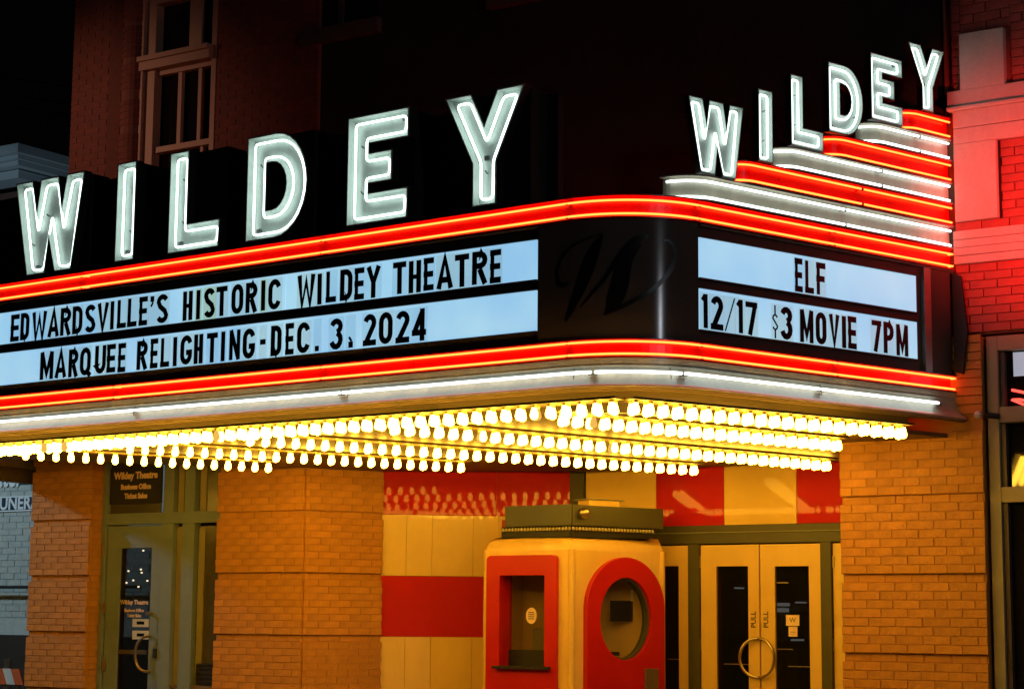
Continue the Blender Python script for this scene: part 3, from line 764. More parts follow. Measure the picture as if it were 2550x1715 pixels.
# ------------------------------------------------------------------ changeable letters on the boards
def glyph(ch, w, h, t):
    a = t/2; L, R, B, T, M = a, w-a, a, h-a, h*.5; rx = (w-t)/2; ry = rx*1.25; cx = w/2
    if ch == 'E': return [[(L, 0), (L, h)], [(0, T), (w, T)], [(0, M), (w*.94, M)], [(0, B), (w, B)]]
    if ch == 'F': return [[(L, 0), (L, h)], [(0, T), (w, T)], [(0, M), (w*.9, M)]]
    if ch == 'L': return [[(L, 0), (L, h)], [(0, B), (w, B)]]
    if ch == 'I': return [[(cx, 0), (cx, h)]]
    if ch == 'H': return [[(L, 0), (L, h)], [(R, 0), (R, h)], [(L, M), (R, M)]]
    if ch == 'T': return [[(cx, 0), (cx, h)], [(0, T), (w, T)]]
    if ch == 'N': return [[(L, 0), (L, h)], [(R, 0), (R, h)], [(L*.9, h), (w-L*.9, 0)]]
    if ch == 'M': return [[(L, 0), (L, h)], [(R, 0), (R, h)], [(L, h), (cx, h*.22), (R, h)]]
    if ch == 'W': return [[(a*.8, h), (w*.27, 0), (cx, h*.8), (w*.73, 0), (w-a*.8, h)]]
    if ch == 'V': return [[(a*.8, h), (cx, a*.6), (w-a*.8, h)]]
    if ch == 'A': return [[(a*.8, 0), (cx, h-a*.6), (w-a*.8, 0)], [(w*.2, h*.27), (w*.8, h*.27)]]
    if ch == 'Y': return [[(a*.8, h), (cx, M*.95), (w-a*.8, h)], [(cx, 0), (cx, M)]]
    if ch == 'D': return [[(L, B), (cx*.9, B)]+ell(cx*.9, B+ry, R-cx*.9, ry, -90, 0, 6)+ell(cx*.9, T-ry, R-cx*.9, ry, 0, 90, 6)+[(L, T)], [(L, 0), (L, h)]]
    if ch == 'U': return [[(L, h), (L, B+ry)]+ell(cx, B+ry, rx, ry, 180, 360, 8)+[(R, h)]]
    if ch in 'O0': return [ell(cx, T-ry, rx, ry, 0, 180, 8)+ell(cx, B+ry, rx, ry, 180, 360, 8)+[(R, T-ry)]]
    if ch == 'Q': return [ell(cx, T-ry, rx, ry, 0, 180, 8)+ell(cx, B+ry, rx, ry, 180, 360, 8)+[(R, T-ry)], [(w*.55, h*.2), (w, -h*.02)]]
    if ch == 'C': return [ell(cx, T-ry, rx, ry, 15, 180, 8)+ell(cx, B+ry, rx, ry, 180, 345, 8)]
    if ch == 'G': return [ell(cx, T-ry, rx, ry, 15, 180, 8)+ell(cx, B+ry, rx, ry, 180, 360, 8)+[(R, M)], [(w*.5, M-a), (w, M-a)]]
    if ch == 'S': return [ell(cx, h*.74, rx, h*.26-a, 20, 180, 7)+[(w*.3, h*.58), (w*.7, h*.42)]+ell(cx, h*.26, rx, h*.26-a, 0, -160, 7)]
    if ch == 'R': return [[(L, 0), (L, h)], [(L, T), (cx, T)]+ell(cx, h*.73, rx, h*.27-a, 90, -90, 8)+[(L, h*.46+a)], [(cx, h*.46), (w-a*.8, 0)]]
    if ch == 'P': return [[(L, 0), (L, h)], [(L, T), (cx, T)]+ell(cx, h*.70, rx, h*.30-a, 90, -90, 8)+[(L, h*.40+a)]]
    if ch == '3': return [ell(cx, h*.735, rx*.95, h*.265-a, 165, -80, 9), ell(cx, h*.265+a*.5, rx, h*.265-a*.5, 80, -165, 9)]
    if ch == '2': return [ell(cx, h*.72, rx, h*.28-a, 165, -30, 8)+[(L*1.3, B)], [(0, B), (w, B)]]
    if ch == '4': return [[(w*.72, 0), (w*.72, h)], [(w*.72, T), (a, h*.27)], [(0, h*.26), (w, h*.26)]]
    if ch == '1': return [[(w*.65, 0), (w*.65, h)], [(w*.62, h-a), (w*.12, h*.80)]]
    if ch == '7': return [[(0, T), (w, T)], [(w-a, T), (w*.35, 0)]]
    if ch == '/': return [[(0, 0), (w, h)]]
    if ch == '$': return [ell(cx, h*.60, rx, h*.11, 20, 180, 6)+ell(cx, h*.38, rx, h*.11, 0, -160, 6), [(cx, h*.70), (cx, h)], [(cx, 0), (cx, h*.28)]]
    if ch == '-': return [[(0, h*.5), (w, h*.5)]]
    if ch == '.': return [[(cx, 0), (cx, w)]]
    if ch == ',': return [[(cx+.004, .0), (cx+.004, .045)], [(cx+.012, .046), (cx+.002, .060), (cx-.012, .078)]]
    if ch == "'": return [[(cx+.002, h), (cx+.002, h-.045)], [(cx+.011, h-.046), (cx+.004, h-.062), (cx-.012, h-.082)]]
    return []
def ribbon(mb, fr, pts, t, o0, o1):
    P = [np.array(p, float) for p in pts]; n = len(P); closed = np.hypot(*(P[0]-P[-1])) < 1e-6 and n > 3
    if closed: P = P[:-1]; n -= 1
    Ls, Rs = [], []
    for i in range(n):
        p = P[i]; a = P[i-1] if (i or closed) else None; b = P[(i+1) % n] if (i < n-1 or closed) else None
        if a is None: e = (b-p)/np.hypot(*(b-p)); nn = np.array([-e[1], e[0]]); k = 1
        elif b is None: e = (p-a)/np.hypot(*(p-a)); nn = np.array([-e[1], e[0]]); k = 1
        else:
            e1 = (p-a)/(np.hypot(*(p-a)) or 1); e2 = (b-p)/(np.hypot(*(b-p)) or 1); n1 = np.array([-e1[1], e1[0]]); n2 = np.array([-e2[1], e2[0]])
            nn = n1+n2; l = np.hypot(*nn)
            if l < .2: nn = n1; k = 1
            else: nn = nn/l; k = 1/max(.45, nn@n1)
        Ls.append(p+nn*t/2*k); Rs.append(p-nn*t/2*k)
    vs = []
    for i in range(n): vs += [fr.pt(*(Ls[i][0], o1, Ls[i][1])), fr.pt(Rs[i][0], o1, Rs[i][1]), fr.pt(Ls[i][0], o0, Ls[i][1]), fr.pt(Rs[i][0], o0, Rs[i][1])]
    fs = []
    for i in range(n if closed else n-1):
        j = (i+1) % n; A, B = 4*i, 4*j; fs += [(A, A+1, B+1, B), (A, B, B+2, A+2), (A+1, A+3, B+3, B+1)]
    if not closed: fs += [(0, 2, 3, 1), (4*n-4, 4*n-3, 4*n-1, 4*n-2)]
    mb.add(vs, fs)
ORD = ['first', 'second', 'third', 'fourth', 'fifth', 'sixth', 'seventh', 'eighth', 'ninth', 'tenth', 'eleventh', 'twelfth', 'thirteenth', 'last']
KIND = {'-': 'dash', '.': 'full stop', ',': 'comma', "'": 'apostrophe', '/': 'slash', '$': 'dollar sign'}
rl = random.Random(5)
def sign_line(fr, o, items, zb, h, rowname, gname, carrier_pick):
    """items: (char, s0, s1, word)"""
    counts = {}
    for ch, s0, s1, word in items:
        counts[word] = counts.get(word, 0)+1; k = counts[word]
        nm = KIND.get(ch, ('digit ' if ch.isdigit() else 'letter ')+ch)
        t = thing('sign_letter', f'black {nm}, {ORD[k-1]} character of {word} on {rowname}', 'sign letter', gname)
        w = s1-s0; th_ = .042 if ch not in "/$" else .008
        z_ = zb+rl.uniform(-.004, .003); hh = h
        if ch == "'": pass
        mb = MB(); rot = rl.uniform(-.006, .006)
        for i, st in enumerate(glyph(ch, w, hh, min(th_, w*.42) if ch not in "I.-,'" else th_)):
            tt = th_ if ch in "EFLTHIND-.,'" else (min(th_, w*.36) if ch not in '/$' else (.010 if ch == '/' else .012))
            if ch in '17': tt = .038
            if ch in "'," and i == 1: tt = .018
            if ch == '-': tt = .04
            if ch == '.': tt = w
            if ch in "EFL" and i == 0: tt = min(th_, w*.34)
            if ch == 'H' and i == 2: tt = .032
            if ch in "WM" : tt = min(.043, w*.27)
            if ch in 'AVY': tt = min(.042, w*.34)
            if ch == 'N': tt = .036
            ribbon(mb, fr, [(s0+x+rot*z, z_+z) for x, z in st], tt, o+.0022, o+.005+i*.0003)
        mb.build('glyph', M_glyph, t)
        m_ = .011; cw0, cw1 = s0-m_, s1+m_
        if ch in "I1'.,": cw0, cw1 = s0-.02, s1+.02
        MB().box(fr, cw0, cw1, o, o+.0018, z_-.012, z_+hh+.012).build('clear_carrier', carrier_pick(ch, word), t)
def expand(s): return s
R1 = [('E', -5.740, -5.630, "EDWARDSVILLE'S"), ('D', -5.612, -5.500, "EDWARDSVILLE'S"), ('W', -5.460, -5.280, "EDWARDSVILLE'S"), ('A', -5.258, -5.121, "EDWARDSVILLE'S"), ('R', -5.102, -4.972, "EDWARDSVILLE'S"), ('D', -4.952, -4.830, "EDWARDSVILLE'S"), ('S', -4.799, -4.670, "EDWARDSVILLE'S"), ('V', -4.648, -4.518, "EDWARDSVILLE'S"), ('I', -4.490, -4.452, "EDWARDSVILLE'S"), ('L', -4.412, -4.305, "EDWARDSVILLE'S"), ('L', -4.290, -4.181, "EDWARDSVILLE'S"), ('E', -4.155, -4.058, "EDWARDSVILLE'S"), ("'", -4.030, -3.986, "EDWARDSVILLE'S"), ('S', -3.953, -3.820, "EDWARDSVILLE'S"),
      ('H', -3.653, -3.547, 'HISTORIC'), ('I', -3.503, -3.465, 'HISTORIC'), ('S', -3.420, -3.300, 'HISTORIC'), ('T', -3.286, -3.169, 'HISTORIC'), ('O', -3.122, -2.997, 'HISTORIC'), ('R', -2.971, -2.850, 'HISTORIC'), ('I', -2.806, -2.768, 'HISTORIC'), ('C', -2.735, -2.605, 'HISTORIC'),
      ('W', -2.433, -2.262, 'the word WILDEY'), ('I', -2.232, -2.194, 'the word WILDEY'), ('L', -2.151, -2.050, 'the word WILDEY'), ('D', -2.012, -1.893, 'the word WILDEY'), ('E', -1.872, -1.779, 'the word WILDEY'), ('Y', -1.756, -1.626, 'the word WILDEY'),
      ('T', -1.505, -1.384, 'THEATRE'), ('H', -1.359, -1.247, 'THEATRE'), ('E', -1.223, -1.131, 'THEATRE'), ('A', -1.102, -.960, 'THEATRE'), ('T', -.940, -.816, 'THEATRE'), ('R', -.790, -.658, 'THEATRE'), ('E', -.634, -.540, 'THEATRE')]
R2 = [('M', -5.335, -5.170, 'MARQUEE'), ('A', -5.146, -5.008, 'MARQUEE'), ('R', -4.980, -4.863, 'MARQUEE'), ('Q', -4.840, -4.710, 'MARQUEE'), ('U', -4.658, -4.528, 'MARQUEE'), ('E', -4.515, -4.412, 'MARQUEE'), ('E', -4.383, -4.294, 'MARQUEE'),
      ('R', -4.162, -4.040, 'RELIGHTING'), ('E', -4.006, -3.921, 'RELIGHTING'), ('L', -3.890, -3.790, 'RELIGHTING'), ('I', -3.745, -3.707, 'RELIGHTING'), ('G', -3.667, -3.537, 'RELIGHTING'), ('H', -3.514, -3.418, 'RELIGHTING'), ('T', -3.376, -3.260, 'RELIGHTING'), ('I', -3.218, -3.182, 'RELIGHTING'), ('N', -3.134, -3.014, 'RELIGHTING'), ('G', -2.989, -2.860, 'RELIGHTING'),
      ('-', -2.807, -2.751, 'the dash before DEC'), ('D', -2.696, -2.587, 'DEC'), ('E', -2.545, -2.461, 'DEC'), ('C', -2.428, -2.299, 'DEC'), ('.', -2.247, -2.208, 'the stop after DEC'),
      ('3', -2.106, -1.976, 'the day 3'), (',', -1.930, -1.873, 'the comma after 3'), ('2', -1.780, -1.657, 'the year 2024'), ('0', -1.630, -1.503, 'the year 2024'), ('2', -1.473, -1.347, 'the year 2024'), ('4', -1.322, -1.194, 'the year 2024')]
def sh(u): return u  # side: s measured from the wall
R3 = [('E', -1.722, -1.645, 'ELF'), ('L', -1.620, -1.531, 'ELF'), ('F', -1.504, -1.410, 'ELF')]
R4 = [('1', -2.622, -2.572, 'the date 12/17'), ('2', -2.543, -2.427, 'the date 12/17'), ('/', -2.407, -2.318, 'the date 12/17'), ('1', -2.293, -2.240, 'the date 12/17'), ('7', -2.212, -2.100, 'the date 12/17'),
      ('$', -1.950, -1.899, 'the price $3'), ('3', -1.876, -1.754, 'the price $3'), ('M', -1.679, -1.540, 'MOVIE'), ('O', -1.517, -1.406, 'MOVIE'), ('V', -1.378, -1.272, 'MOVIE'), ('I', -1.240, -1.206, 'MOVIE'), ('E', -1.181, -1.092, 'MOVIE'),
      ('7', -.926, -.822, 'the time 7PM'), ('P', -.798, -.686, 'the time 7PM'), ('M', -.660, -.525, 'the time 7PM')]
def pick(ch, word):
    if word == 'HISTORIC' and ch in 'IS': return M_carrier[2]
    return M_carrier[0 if rl.random() < .7 else 1]
sign_line(FRONT, -.0165, R1, 3.866, .230, 'the upper front board', 'letters on the upper front board', pick)
sign_line(FRONT, -.0165, R2, 3.517, .229, 'the lower front board', 'letters on the lower front board', pick)
sign_line(SIDE, -.0165, R3, 3.866, .228, 'the upper side board', 'letters on the upper side board', pick)
sign_line(SIDE, -.0165, R4, 3.515, .229, 'the lower side board', 'letters on the lower side board', pick)

# ------------------------------------------------------------------ entrance recess
STR = Fr(PR, math.radians(40))
sw = thing('striped_wall', 'canted entrance wall of red and cream enamel panels left of the ticket booth', 'wall')
SL = STR.s(1428, 1250)
jo = [0.0]+[STR.s(px, 1350) for px in (1012, 1076, 1178)]+[STR.s(1262, 1350), SL]
MB().box(STR, -.01, SL+.02, -.12, -.012, 0, 3.25).build('wall_core', M_mortar, sw)
z_a, z_b, z_c = STR.z(1000, 1281), STR.z(1000, 1433), STR.z(1000, 1584)
for (z0, z1, m, nm, js) in ((z_a+.002, 3.02, M_redwall, 'red_panel', [0.0, STR.s(1236, 1250)]), (z_a+.002, 3.02, M_redflat, 'red_panel', [STR.s(1236, 1250), SL]), (z_b+.002, z_a-.002, M_creamwall, 'cream_panel', jo), (z_c+.002, z_b-.002, M_redflat, 'red_panel', [0, SL]), (.80, z_c-.002, M_creamwall, 'cream_panel', jo), (.05, .796, M_redflat, 'red_panel', [0, SL])):
    for a, b in zip(js[:-1], js[1:]): MB().box(STR, a+.0015, b-.0015, -.012, .0, z0, z1).build(nm, m, sw, bevel=.0015)
YD = float(STR.pt(SL, 0, 0)[1]); DW = Fr((0, YD), 0)
dw = thing('entrance_doorway', 'row of cream glazed entrance doors in a dark olive frame beside the ticket booth', 'doorway')
XS = DW.s(1428, 1250)
zh0, zh1 = DW.z(1850, 1352), DW.z(1850, 1306)
MB().box(DW, XS, -5.5, -.10, .02, zh0, zh1).build('head_beam', M_greendk, dw, bevel=.004)
MB().box(DW, XS, -5.5, .02, .035, zh0+.095, zh0+.105).build('beam_bead', M_green, dw)
MB().box(DW, XS-.02, DW.s(1457, 1250), -.12, .03, 0, 3.05).build('frame_post', M_greendk, dw)
for pa, pb in ((1717, 1744), (2047, 2074)): MB().box(DW, DW.s(pa, 1500), DW.s(pb, 1500), -.10, .03, 0, zh0-.001).build('frame_post', M_greendk, dw, bevel=.004)
zt = 3.06
tp = ((1459, 1633, M_creamgl), (1634.5, 1802, M_redflat), (1803.5, 1983, M_creamgl), (1984.5, 2160, M_redflat))
for pa, pb, m in tp:
    MB().box(DW, DW.s(pa, 1250), DW.s(pb, 1250), -.03, .0, zh1+.002, zt).build('transom_panel', m, dw, bevel=.0015)
def door(pa, pb, ga, gb, gt, nm='door', hinge=None):
    a, b = DW.s(pa, 1500), DW.s(pb, 1500); g0, g1 = DW.s(ga, 1500), DW.s(gb, 1500); zg = DW.z((ga+gb)/2, gt)
    z1 = zh0-.012
    d = MB().prism(DW, [[(a, .02), (b, .02), (b, z1), (a, z1)], [(g0, .25), (g0, zg), (g1, zg), (g1, .25)]], -.045, .0).build(nm, M_creamwall, dw, bevel=.003)
    MB().box(DW, g0, g1, -.030, -.022, .25, zg).build('door_pane', M_pane, d)
    return d
d1 = door(1745.5, 1890.5, 1784, 1863, 1409); d2 = door(1894, 2046, 1930, 2015, 1409)
d0 = door(1560, 1716, 1600, 1690, 1409); d3 = door(2075.5, 2215, 2112, 2190, 1409)
for d, px0, sgn in ((d1, 1889, -1), (d2, 1896, 1)):
    sx_ = DW.s(px0, 1630); zc = DW.z(1891, 1637); r = abs(DW.z(1891, 1589)-DW.z(1891, 1685))/2
    pts = [DW.pt(sx_+sgn*(.0+r*math.sin(PI*k/16)*.92), .035+.03*math.sin(PI*k/16), zc+r*math.cos(PI*k/16)) for k in range(17)]
    mb = MB(); mb.tube([DW.pt(sx_, .0, zc+r)]+pts+[DW.pt(sx_, .0, zc-r)], .013, 8); mb.build('ring_handle', M_metal, d, smooth=True)
for d, px in ((d1, 1877), (d2, 1908)):
    text('door_lettering', 'PULL', DW, DW.s(px, 1540), .0025, DW.z(px, 1542), .066, M_darkframe, d, rot=PI/2, sx=1.0, offset=.0015)
for px, py0, py1, w in ((1971.5, 1530, 1557, 33), (1972, 1559, 1584, 22)):
    sk_ = MB().box(DW, DW.s(px-w/2, 1550), DW.s(px+w/2, 1550), -.0215, -.019, DW.z(px, py1), DW.z(px, py0)).build('sticker', M_pink, d2)
    text('sticker_mark', 'W' if w > 30 else '---', DW, DW.s(px, 1550), -.0185, DW.z(px, (py0+py1)/2), .06 if w > 30 else .05, M_dark, d2, extrude=.0003)
for d, px in ((d1, 1742), (d3, 2075)):
    for py in (1398, 1605): MB().box(DW, DW.s(px-1, py), DW.s(px+3, py), .0, .012, DW.z(px, py+15), DW.z(px, py-15)).build('hinge', M_metal, d)
# dim lobby things seen through the panes
for (pa, pb, py) in ((1800, 1864, 1652), (1930, 1972, 1615), (1960, 2016, 1658), (1660, 1690, 1640), (1931, 1960, 1450)):
    MB().box(DW, DW.s(pa, py), DW.s(pb, py), -.0218, -.020, DW.z(pa, py+1.1), DW.z(pa, py-1.1)).build('pane_bar', M_metal, dw)
# recess ceiling edge, beam
MB().box(DW, XS, -5.9, .0, .42, 3.0, 3.12).build('ceiling_beam', M_green, dw)
MB().box(DW, XS-1.5, -4.4, -2.6, -2.5, 0, 3.2).build('lobby_wall', M_dark, dw)
MB().box(DW, XS-1.5, -4.4, -2.5, -.13, 3.0, 3.1).build('lobby_ceiling', M_dark, dw)
def lob(pa, pb, py0, py1, dpt, m, nm):
    a_, z1_ = DW.at(pa, py0, -dpt); b_, z0_ = DW.at(pb, py1, -dpt); MB().box(DW, a_, b_, -dpt-.15, -dpt, z0_, z1_).build(nm, m, dw)
for args in ((1932, 1950, 1500, 1508, 1.2, M_lobbyl, 'lobby_lamp'), (1980, 1992, 1497, 1501, 1.2, M_lobbyl, 'lobby_lamp'), (1932, 1948, 1513, 1523, 1.2, M_lobbyl, 'lobby_lamp'), (1969, 1986, 1590, 1595, 1.2, M_lobbyl, 'lobby_lamp'), (1828, 1836, 1461, 1465, 1.3, M_lobbyl, 'lobby_lamp'),
             (1930, 1953, 1500, 1596, 1.3, M_green, 'lobby_shelf'), (1955, 2012, 1505, 1522, 1.4, M_greendk, 'lobby_sign'), (1930, 1985, 1617, 1712, .9, M_soffit, 'lobby_counter')): lob(*args)

# ------------------------------------------------------------------ ticket booth
bc = CAM+ray(1424, 1450)*16.6
BL = Fr((bc[0], bc[1]), 0.0); BR = Fr((bc[0], bc[1]), math.radians(69))
wL = -BL.s(1206, 1500); wR = BR.s(1655, 1500)
booth = thing('ticket_booth', 'cream ticket booth with red framed windows standing before the entrance doors', 'ticket booth')
zbt = BL.z(1424, 1334)
A = np.array(BL.pt(-wL, 0, 0)[:2]); B = np.array([bc[0], bc[1]]); Cc = np.array(BR.pt(wR, 0, 0)[:2]); inward = (A+Cc)/2-B
D2 = Cc+np.array([-.25, .0])*1.0+np.array([-.35, .25]); E2 = A+np.array([-.05, .35])
D2 = np.array([Cc[0]-.55, min(YD-.55, Cc[1]+.12)]); E2 = np.array([A[0]+.05, A[1]+.52])
base = [A, B, Cc, D2, E2]
def rcorner(pts, r, n=5):
    return [np.array(p) for p in rounded([tuple(p) for p in pts], r, True, n)]
cen = sum(base)/5
def shell(mb, pts, levels, mi=0):
    n = len(pts); vs = []
    for z, ins in levels:
        Q = inset([tuple(p) for p in pts], ins) if abs(ins) > 1e-6 else [tuple(p) for p in pts]
        vs += [(x, y, z) for x, y in Q]
    fs = []
    for i in range(len(levels)-1):
        for k in range(n): k2 = (k+1) % n; fs.append((i*n+k, i*n+k2, (i+1)*n+k2, (i+1)*n+k))
    fs.append(tuple((len(levels)-1)*n+k for k in range(n))); mb.add(vs, fs, mi)
rb_ = rcorner(base, .035, 4)
mb = MB(); zv = zbt-.12
lv = [(zv-.002, 0)]+[(zv+.12*math.sin(PI/2*k/6), .12*(1-math.cos(PI/2*k/6))) for k in range(1, 7)]
shell(mb, rb_, lv); mb.build('booth_roof', M_booth, booth, smooth=True)
# walls as panels with openings: left face and right face, plus plain back
bL = lambda px, py: BL.at(px, py); bR = lambda px, py: BR.at(px, py)
g_l = BL.s(1250, 1550); g_r = BL.s(1362, 1550); g_t = BL.z(1300, 1432); g_b = BL.z(1300, 1657)
MB().prism(BL, [[(-wL+.012, 0), (-.012, 0), (-.012, zv), (-wL+.012, zv)], [(g_l-.014, g_b-.014), (g_l-.014, g_t+.014), (g_r+.014, g_t+.014), (g_r+.014, g_b-.014)]], -.04, .0).build('booth_wall', M_booth, booth)
oc = (BR.s(1550, 1540), BR.z(1550, 1540)); orx = (BR.s(1616, 1540)-BR.s(1485, 1540))/2; orz = (BR.z(1550, 1436)-BR.z(1550, 1645))/2
oval = lambda rx, rz, n=36: [(oc[0]+rx*math.cos(2*PI*k/n), oc[1]+rz*math.sin(2*PI*k/n)) for k in range(n)]
MB().prism(BR, [[(.012, 0), (wR-.012, 0), (wR-.012, zv), (.012, zv)], oval(orx, orz)], -.04, .0).build('booth_wall', M_booth, booth)
for a, b in ((2, 3), (3, 4), (4, 0)):
    P, Q = np.array(base[a]), np.array(base[b]); d = math.atan2(*(Q-P)[::-1]); L = np.hypot(*(Q-P))
    MB().box(Fr(P, d), .0, L, -.04, -.001, 0, zv).build('booth_wall', M_booth, booth)
mb = MB()
for P, r in ((A, .0), (B, .0), (Cc, .0)): mb.tube([(P[0]+(cen-P)[0]*.03, P[1]+(cen-P)[1]*.03, 0), (P[0]+(cen-P)[0]*.03, P[1]+(cen-P)[1]*.03, zv+.01)], .030, 14)
mb.build('corner_post', M_booth, booth, smooth=True)
# left red frame
fl0, fl1 = BL.s(1217, 1550), BL.s(1391, 1550); ft_ = BL.z(1300, 1382)
fo = rounded([(fl0, .35), (fl1, .35), (fl1, ft_), (fl0, ft_)], .05, True, 5)
MB().prism(BL, [fo, [(g_l-.0, g_b), (g_l, g_t), (g_r, g_t), (g_r, g_b)]], .0005, .045).build('window_surround', M_boothred, booth, bevel=.004)
rev = MB(); dd = .16
rev.box(BL, g_l-.012, g_l-.0005, -dd, .0, g_b, g_t); rev.box(BL, g_r+.0005, g_r+.012, -dd, .0, g_b, g_t); rev.box(BL, g_l-.012, g_r+.012, -dd, .0, g_t+.0005, g_t+.012)
rev.build('window_reveal', M_boothred, booth)
zg0 = BL.z(1320, 1617, -.12)
MB().box(BL, g_l, g_r, -.125, -.12, zg0, g_t).build('ticket_pane', M_glassin, booth)
MB().box(BL, g_l, g_r, -.13, -.11, g_b, zg0).build('pass_tray', M_blackpaint, booth)
MB().box(BL, BL.s(1227, 1660, .08), BL.s(1366, 1660, .08), -.1, .10, g_b-.025, g_b).build('ticket_ledge', M_blackpaint, booth, bevel=.003)
mb = MB(); vc = BL.at(1324, 1532, -.115); mb.prism(BL, [ell(vc[0], vc[1], .056, .070, 0, 345, 23)], -.119, -.108); vt = mb.build('speaking_vent', M_pink, booth)
for k in (-1.5, -.5, .5, 1.5): MB().box(BL, vc[0]-.03, vc[0]+.03, -.108, -.106, vc[1]+k*.018-.0035, vc[1]+k*.018+.0035).build('slot', M_dark, vt)
n0 = BL.at(1326, 1563, -.13); n1 = BL.at(1358, 1617, -.13)
MB().box(BL, n0[0], g_r-.004, -.14, -.133, n1[1], n0[1]).build('posted_notice', M_metal, booth)
# right red oval surround going down to the base
xo0, xo1 = BR.s(1452, 1600), BR.s(1646, 1600); zo = BR.z(1548, 1387); oh = (xo1-xo0)/2; om = (xo0+xo1)/2; zsp = BR.z(1460, 1515)
outer = [(xo1, .35), (xo1, zsp)]+ell(om, zsp, oh, zo-zsp, 4, 176, 22)+[(xo0, zsp), (xo0, .35)]
oi = oval(orx*.98, orz*.98)
MB().prism(BR, [outer, oi], .0005, .055).build('oval_surround', M_boothred, booth, bevel=.004)
mb = MB(); mb.prism(BR, [oval(orx*.975, orz*.975), oval(orx*.92, orz*.94)], -.06, .02); mb.build('oval_ring', M_greendk, booth)
MB().prism(BR, [oval(orx*.97, orz*.97)], -.035, -.03).build('oval_pane', M_glassin, booth)
ib = BR.at(1622, 1689, .055)
MB().box(BR, ib[0]-.085, ib[0]+.06, .055, .085, ib[1]-.09, ib[1]+.09).build('intercom_box', M_metal, booth, bevel=.004)
# interior of the booth: counter, screen, papers
MB().box(BL, -wL+.12, .05, -.75, -.30, 1.0, 1.03).build('booth_counter', M_blackpaint, booth)
q = BR.at(1522, 1546, -.17); q2 = BR.at(1576, 1495, -.17); MB().box(BR, q[0], q2[0], -.185, -.17, q[1], q2[1]).build('screen', M_blackpaint, booth)
q = BR.at(1574, 1482, -.16); MB().box(BR, q[0]-.012, q[0]+.016, -.168, -.162, q[1]-.05, q[1]+.05).build('pinned_paper', M_white, booth)
q = BR.at(1525, 1622, -.15); MB().box(BR, q[0]-.15, q[0]+.08, -.2, -.15, q[1]-.035, q[1]).build('stand', M_dark, booth)
# crown on the roof: olive sign boxes with a row of small bulbs
crown = [B+(cen-B)*.05, Cc+(cen-Cc)*.02, D2, E2, A+(cen-A)*.16]
zc0, zc1 = zbt-.005, BL.z(1424, 1254)
KL = Fr(tuple(crown[0]), math.atan2(*(crown[0]-crown[4])[::-1])); kl = np.hypot(*(crown[0]-crown[4]))
KR = Fr(tuple(crown[0]), math.atan2(*(crown[1]-crown[0])[::-1])); kr = np.hypot(*(crown[1]-crown[0]))
zm = zc0+.10
mb = MB(); mb.box(KL, -kl+.02, -.0, -.05, -.02, zc0, zm); mb.box(KR, .0, kr-.08, -.05, -.02, zc0, zm); mb.build('bulb_tray', M_blackpaint, booth)
MB().box(KL, -kl+.08, .0, -.30, .012, zm, zc1).build('crown_box', M_crown, booth, bevel=.003)
MB().box(KR, .002, kr, -.30, .012, zm, zc1-.005).build('crown_box', M_greendk, booth, bevel=.003)
me_sb = lathe_mesh('small_bulb', [(.003, -.026), (.012, -.022), (.015, -.012), (.011, 0), (.005, .008)], 8, [mat('frosted_bulb', (.42, .36, .22), .3, spec=.6)], 0)
n = 22
for k in range(n): inst('small_bulb', me_sb, KL.pt(-kl+.05+(kl-.08)*k/(n-1), -.005, zm-.018), booth)
for k in range(26): inst('small_bulb', me_sb, KR.pt(.02+(kr-.13)*k/25, -.005, zm-.018), booth)
mb = MB(); c = KR.pt(.10, .05, zc1-.075)
vs_ = []
for i in range(9):
    a = PI*i/8
    for k in range(14): vs_.append((c[0]+.052*math.sin(a)*math.cos(2*PI*k/14), c[1]+.052*math.sin(a)*math.sin(2*PI*k/14), c[2]+.052*math.cos(a)))
mb.add(vs_, [(i*14+k, (i+1)*14+k, (i+1)*14+(k+1) % 14, i*14+(k+1) % 14) for i in range(8) for k in range(14)])
mb.build('globe_finial', M_metal, booth, smooth=True)
tray = thing('roof_tray', 'shallow cream tray lying on top of the ticket booth crown', 'tray')
q = KR.at(1480, 1252, -.2); mb = MB(); mb.box(KR, q[0]-.12, q[0]+.22, -.28, -.12, zc1+.0, zc1+.055, 0); mb.box(KR, q[0]-.16, q[0]+.26, -.30, -.10, zc1+.056, zc1+.064, 1); mb.build('tray_body', [M_booth, M_green], tray)

# poster case behind the booth
pc = thing('poster_case', 'cream poster case on the striped wall half hidden behind the booth', 'poster case')
a0, a1 = STR.s(1241, 1320), STR.s(1400, 1320); zt_ = STR.z(1250, 1286)
MB().prism(STR, [[(a0, .9), (a1, .9), (a1, zt_), (a0, zt_)], [(a0+.03, .93), (a0+.03, zt_-.03), (a1-.03, zt_-.03), (a1-.03, .93)]], .001, .03).build('case_frame', M_booth, pc)
MB().box(STR, a0+.03, a1-.03, .001, .008, .93, zt_-.03).build('case_back', M_boothred, pc)

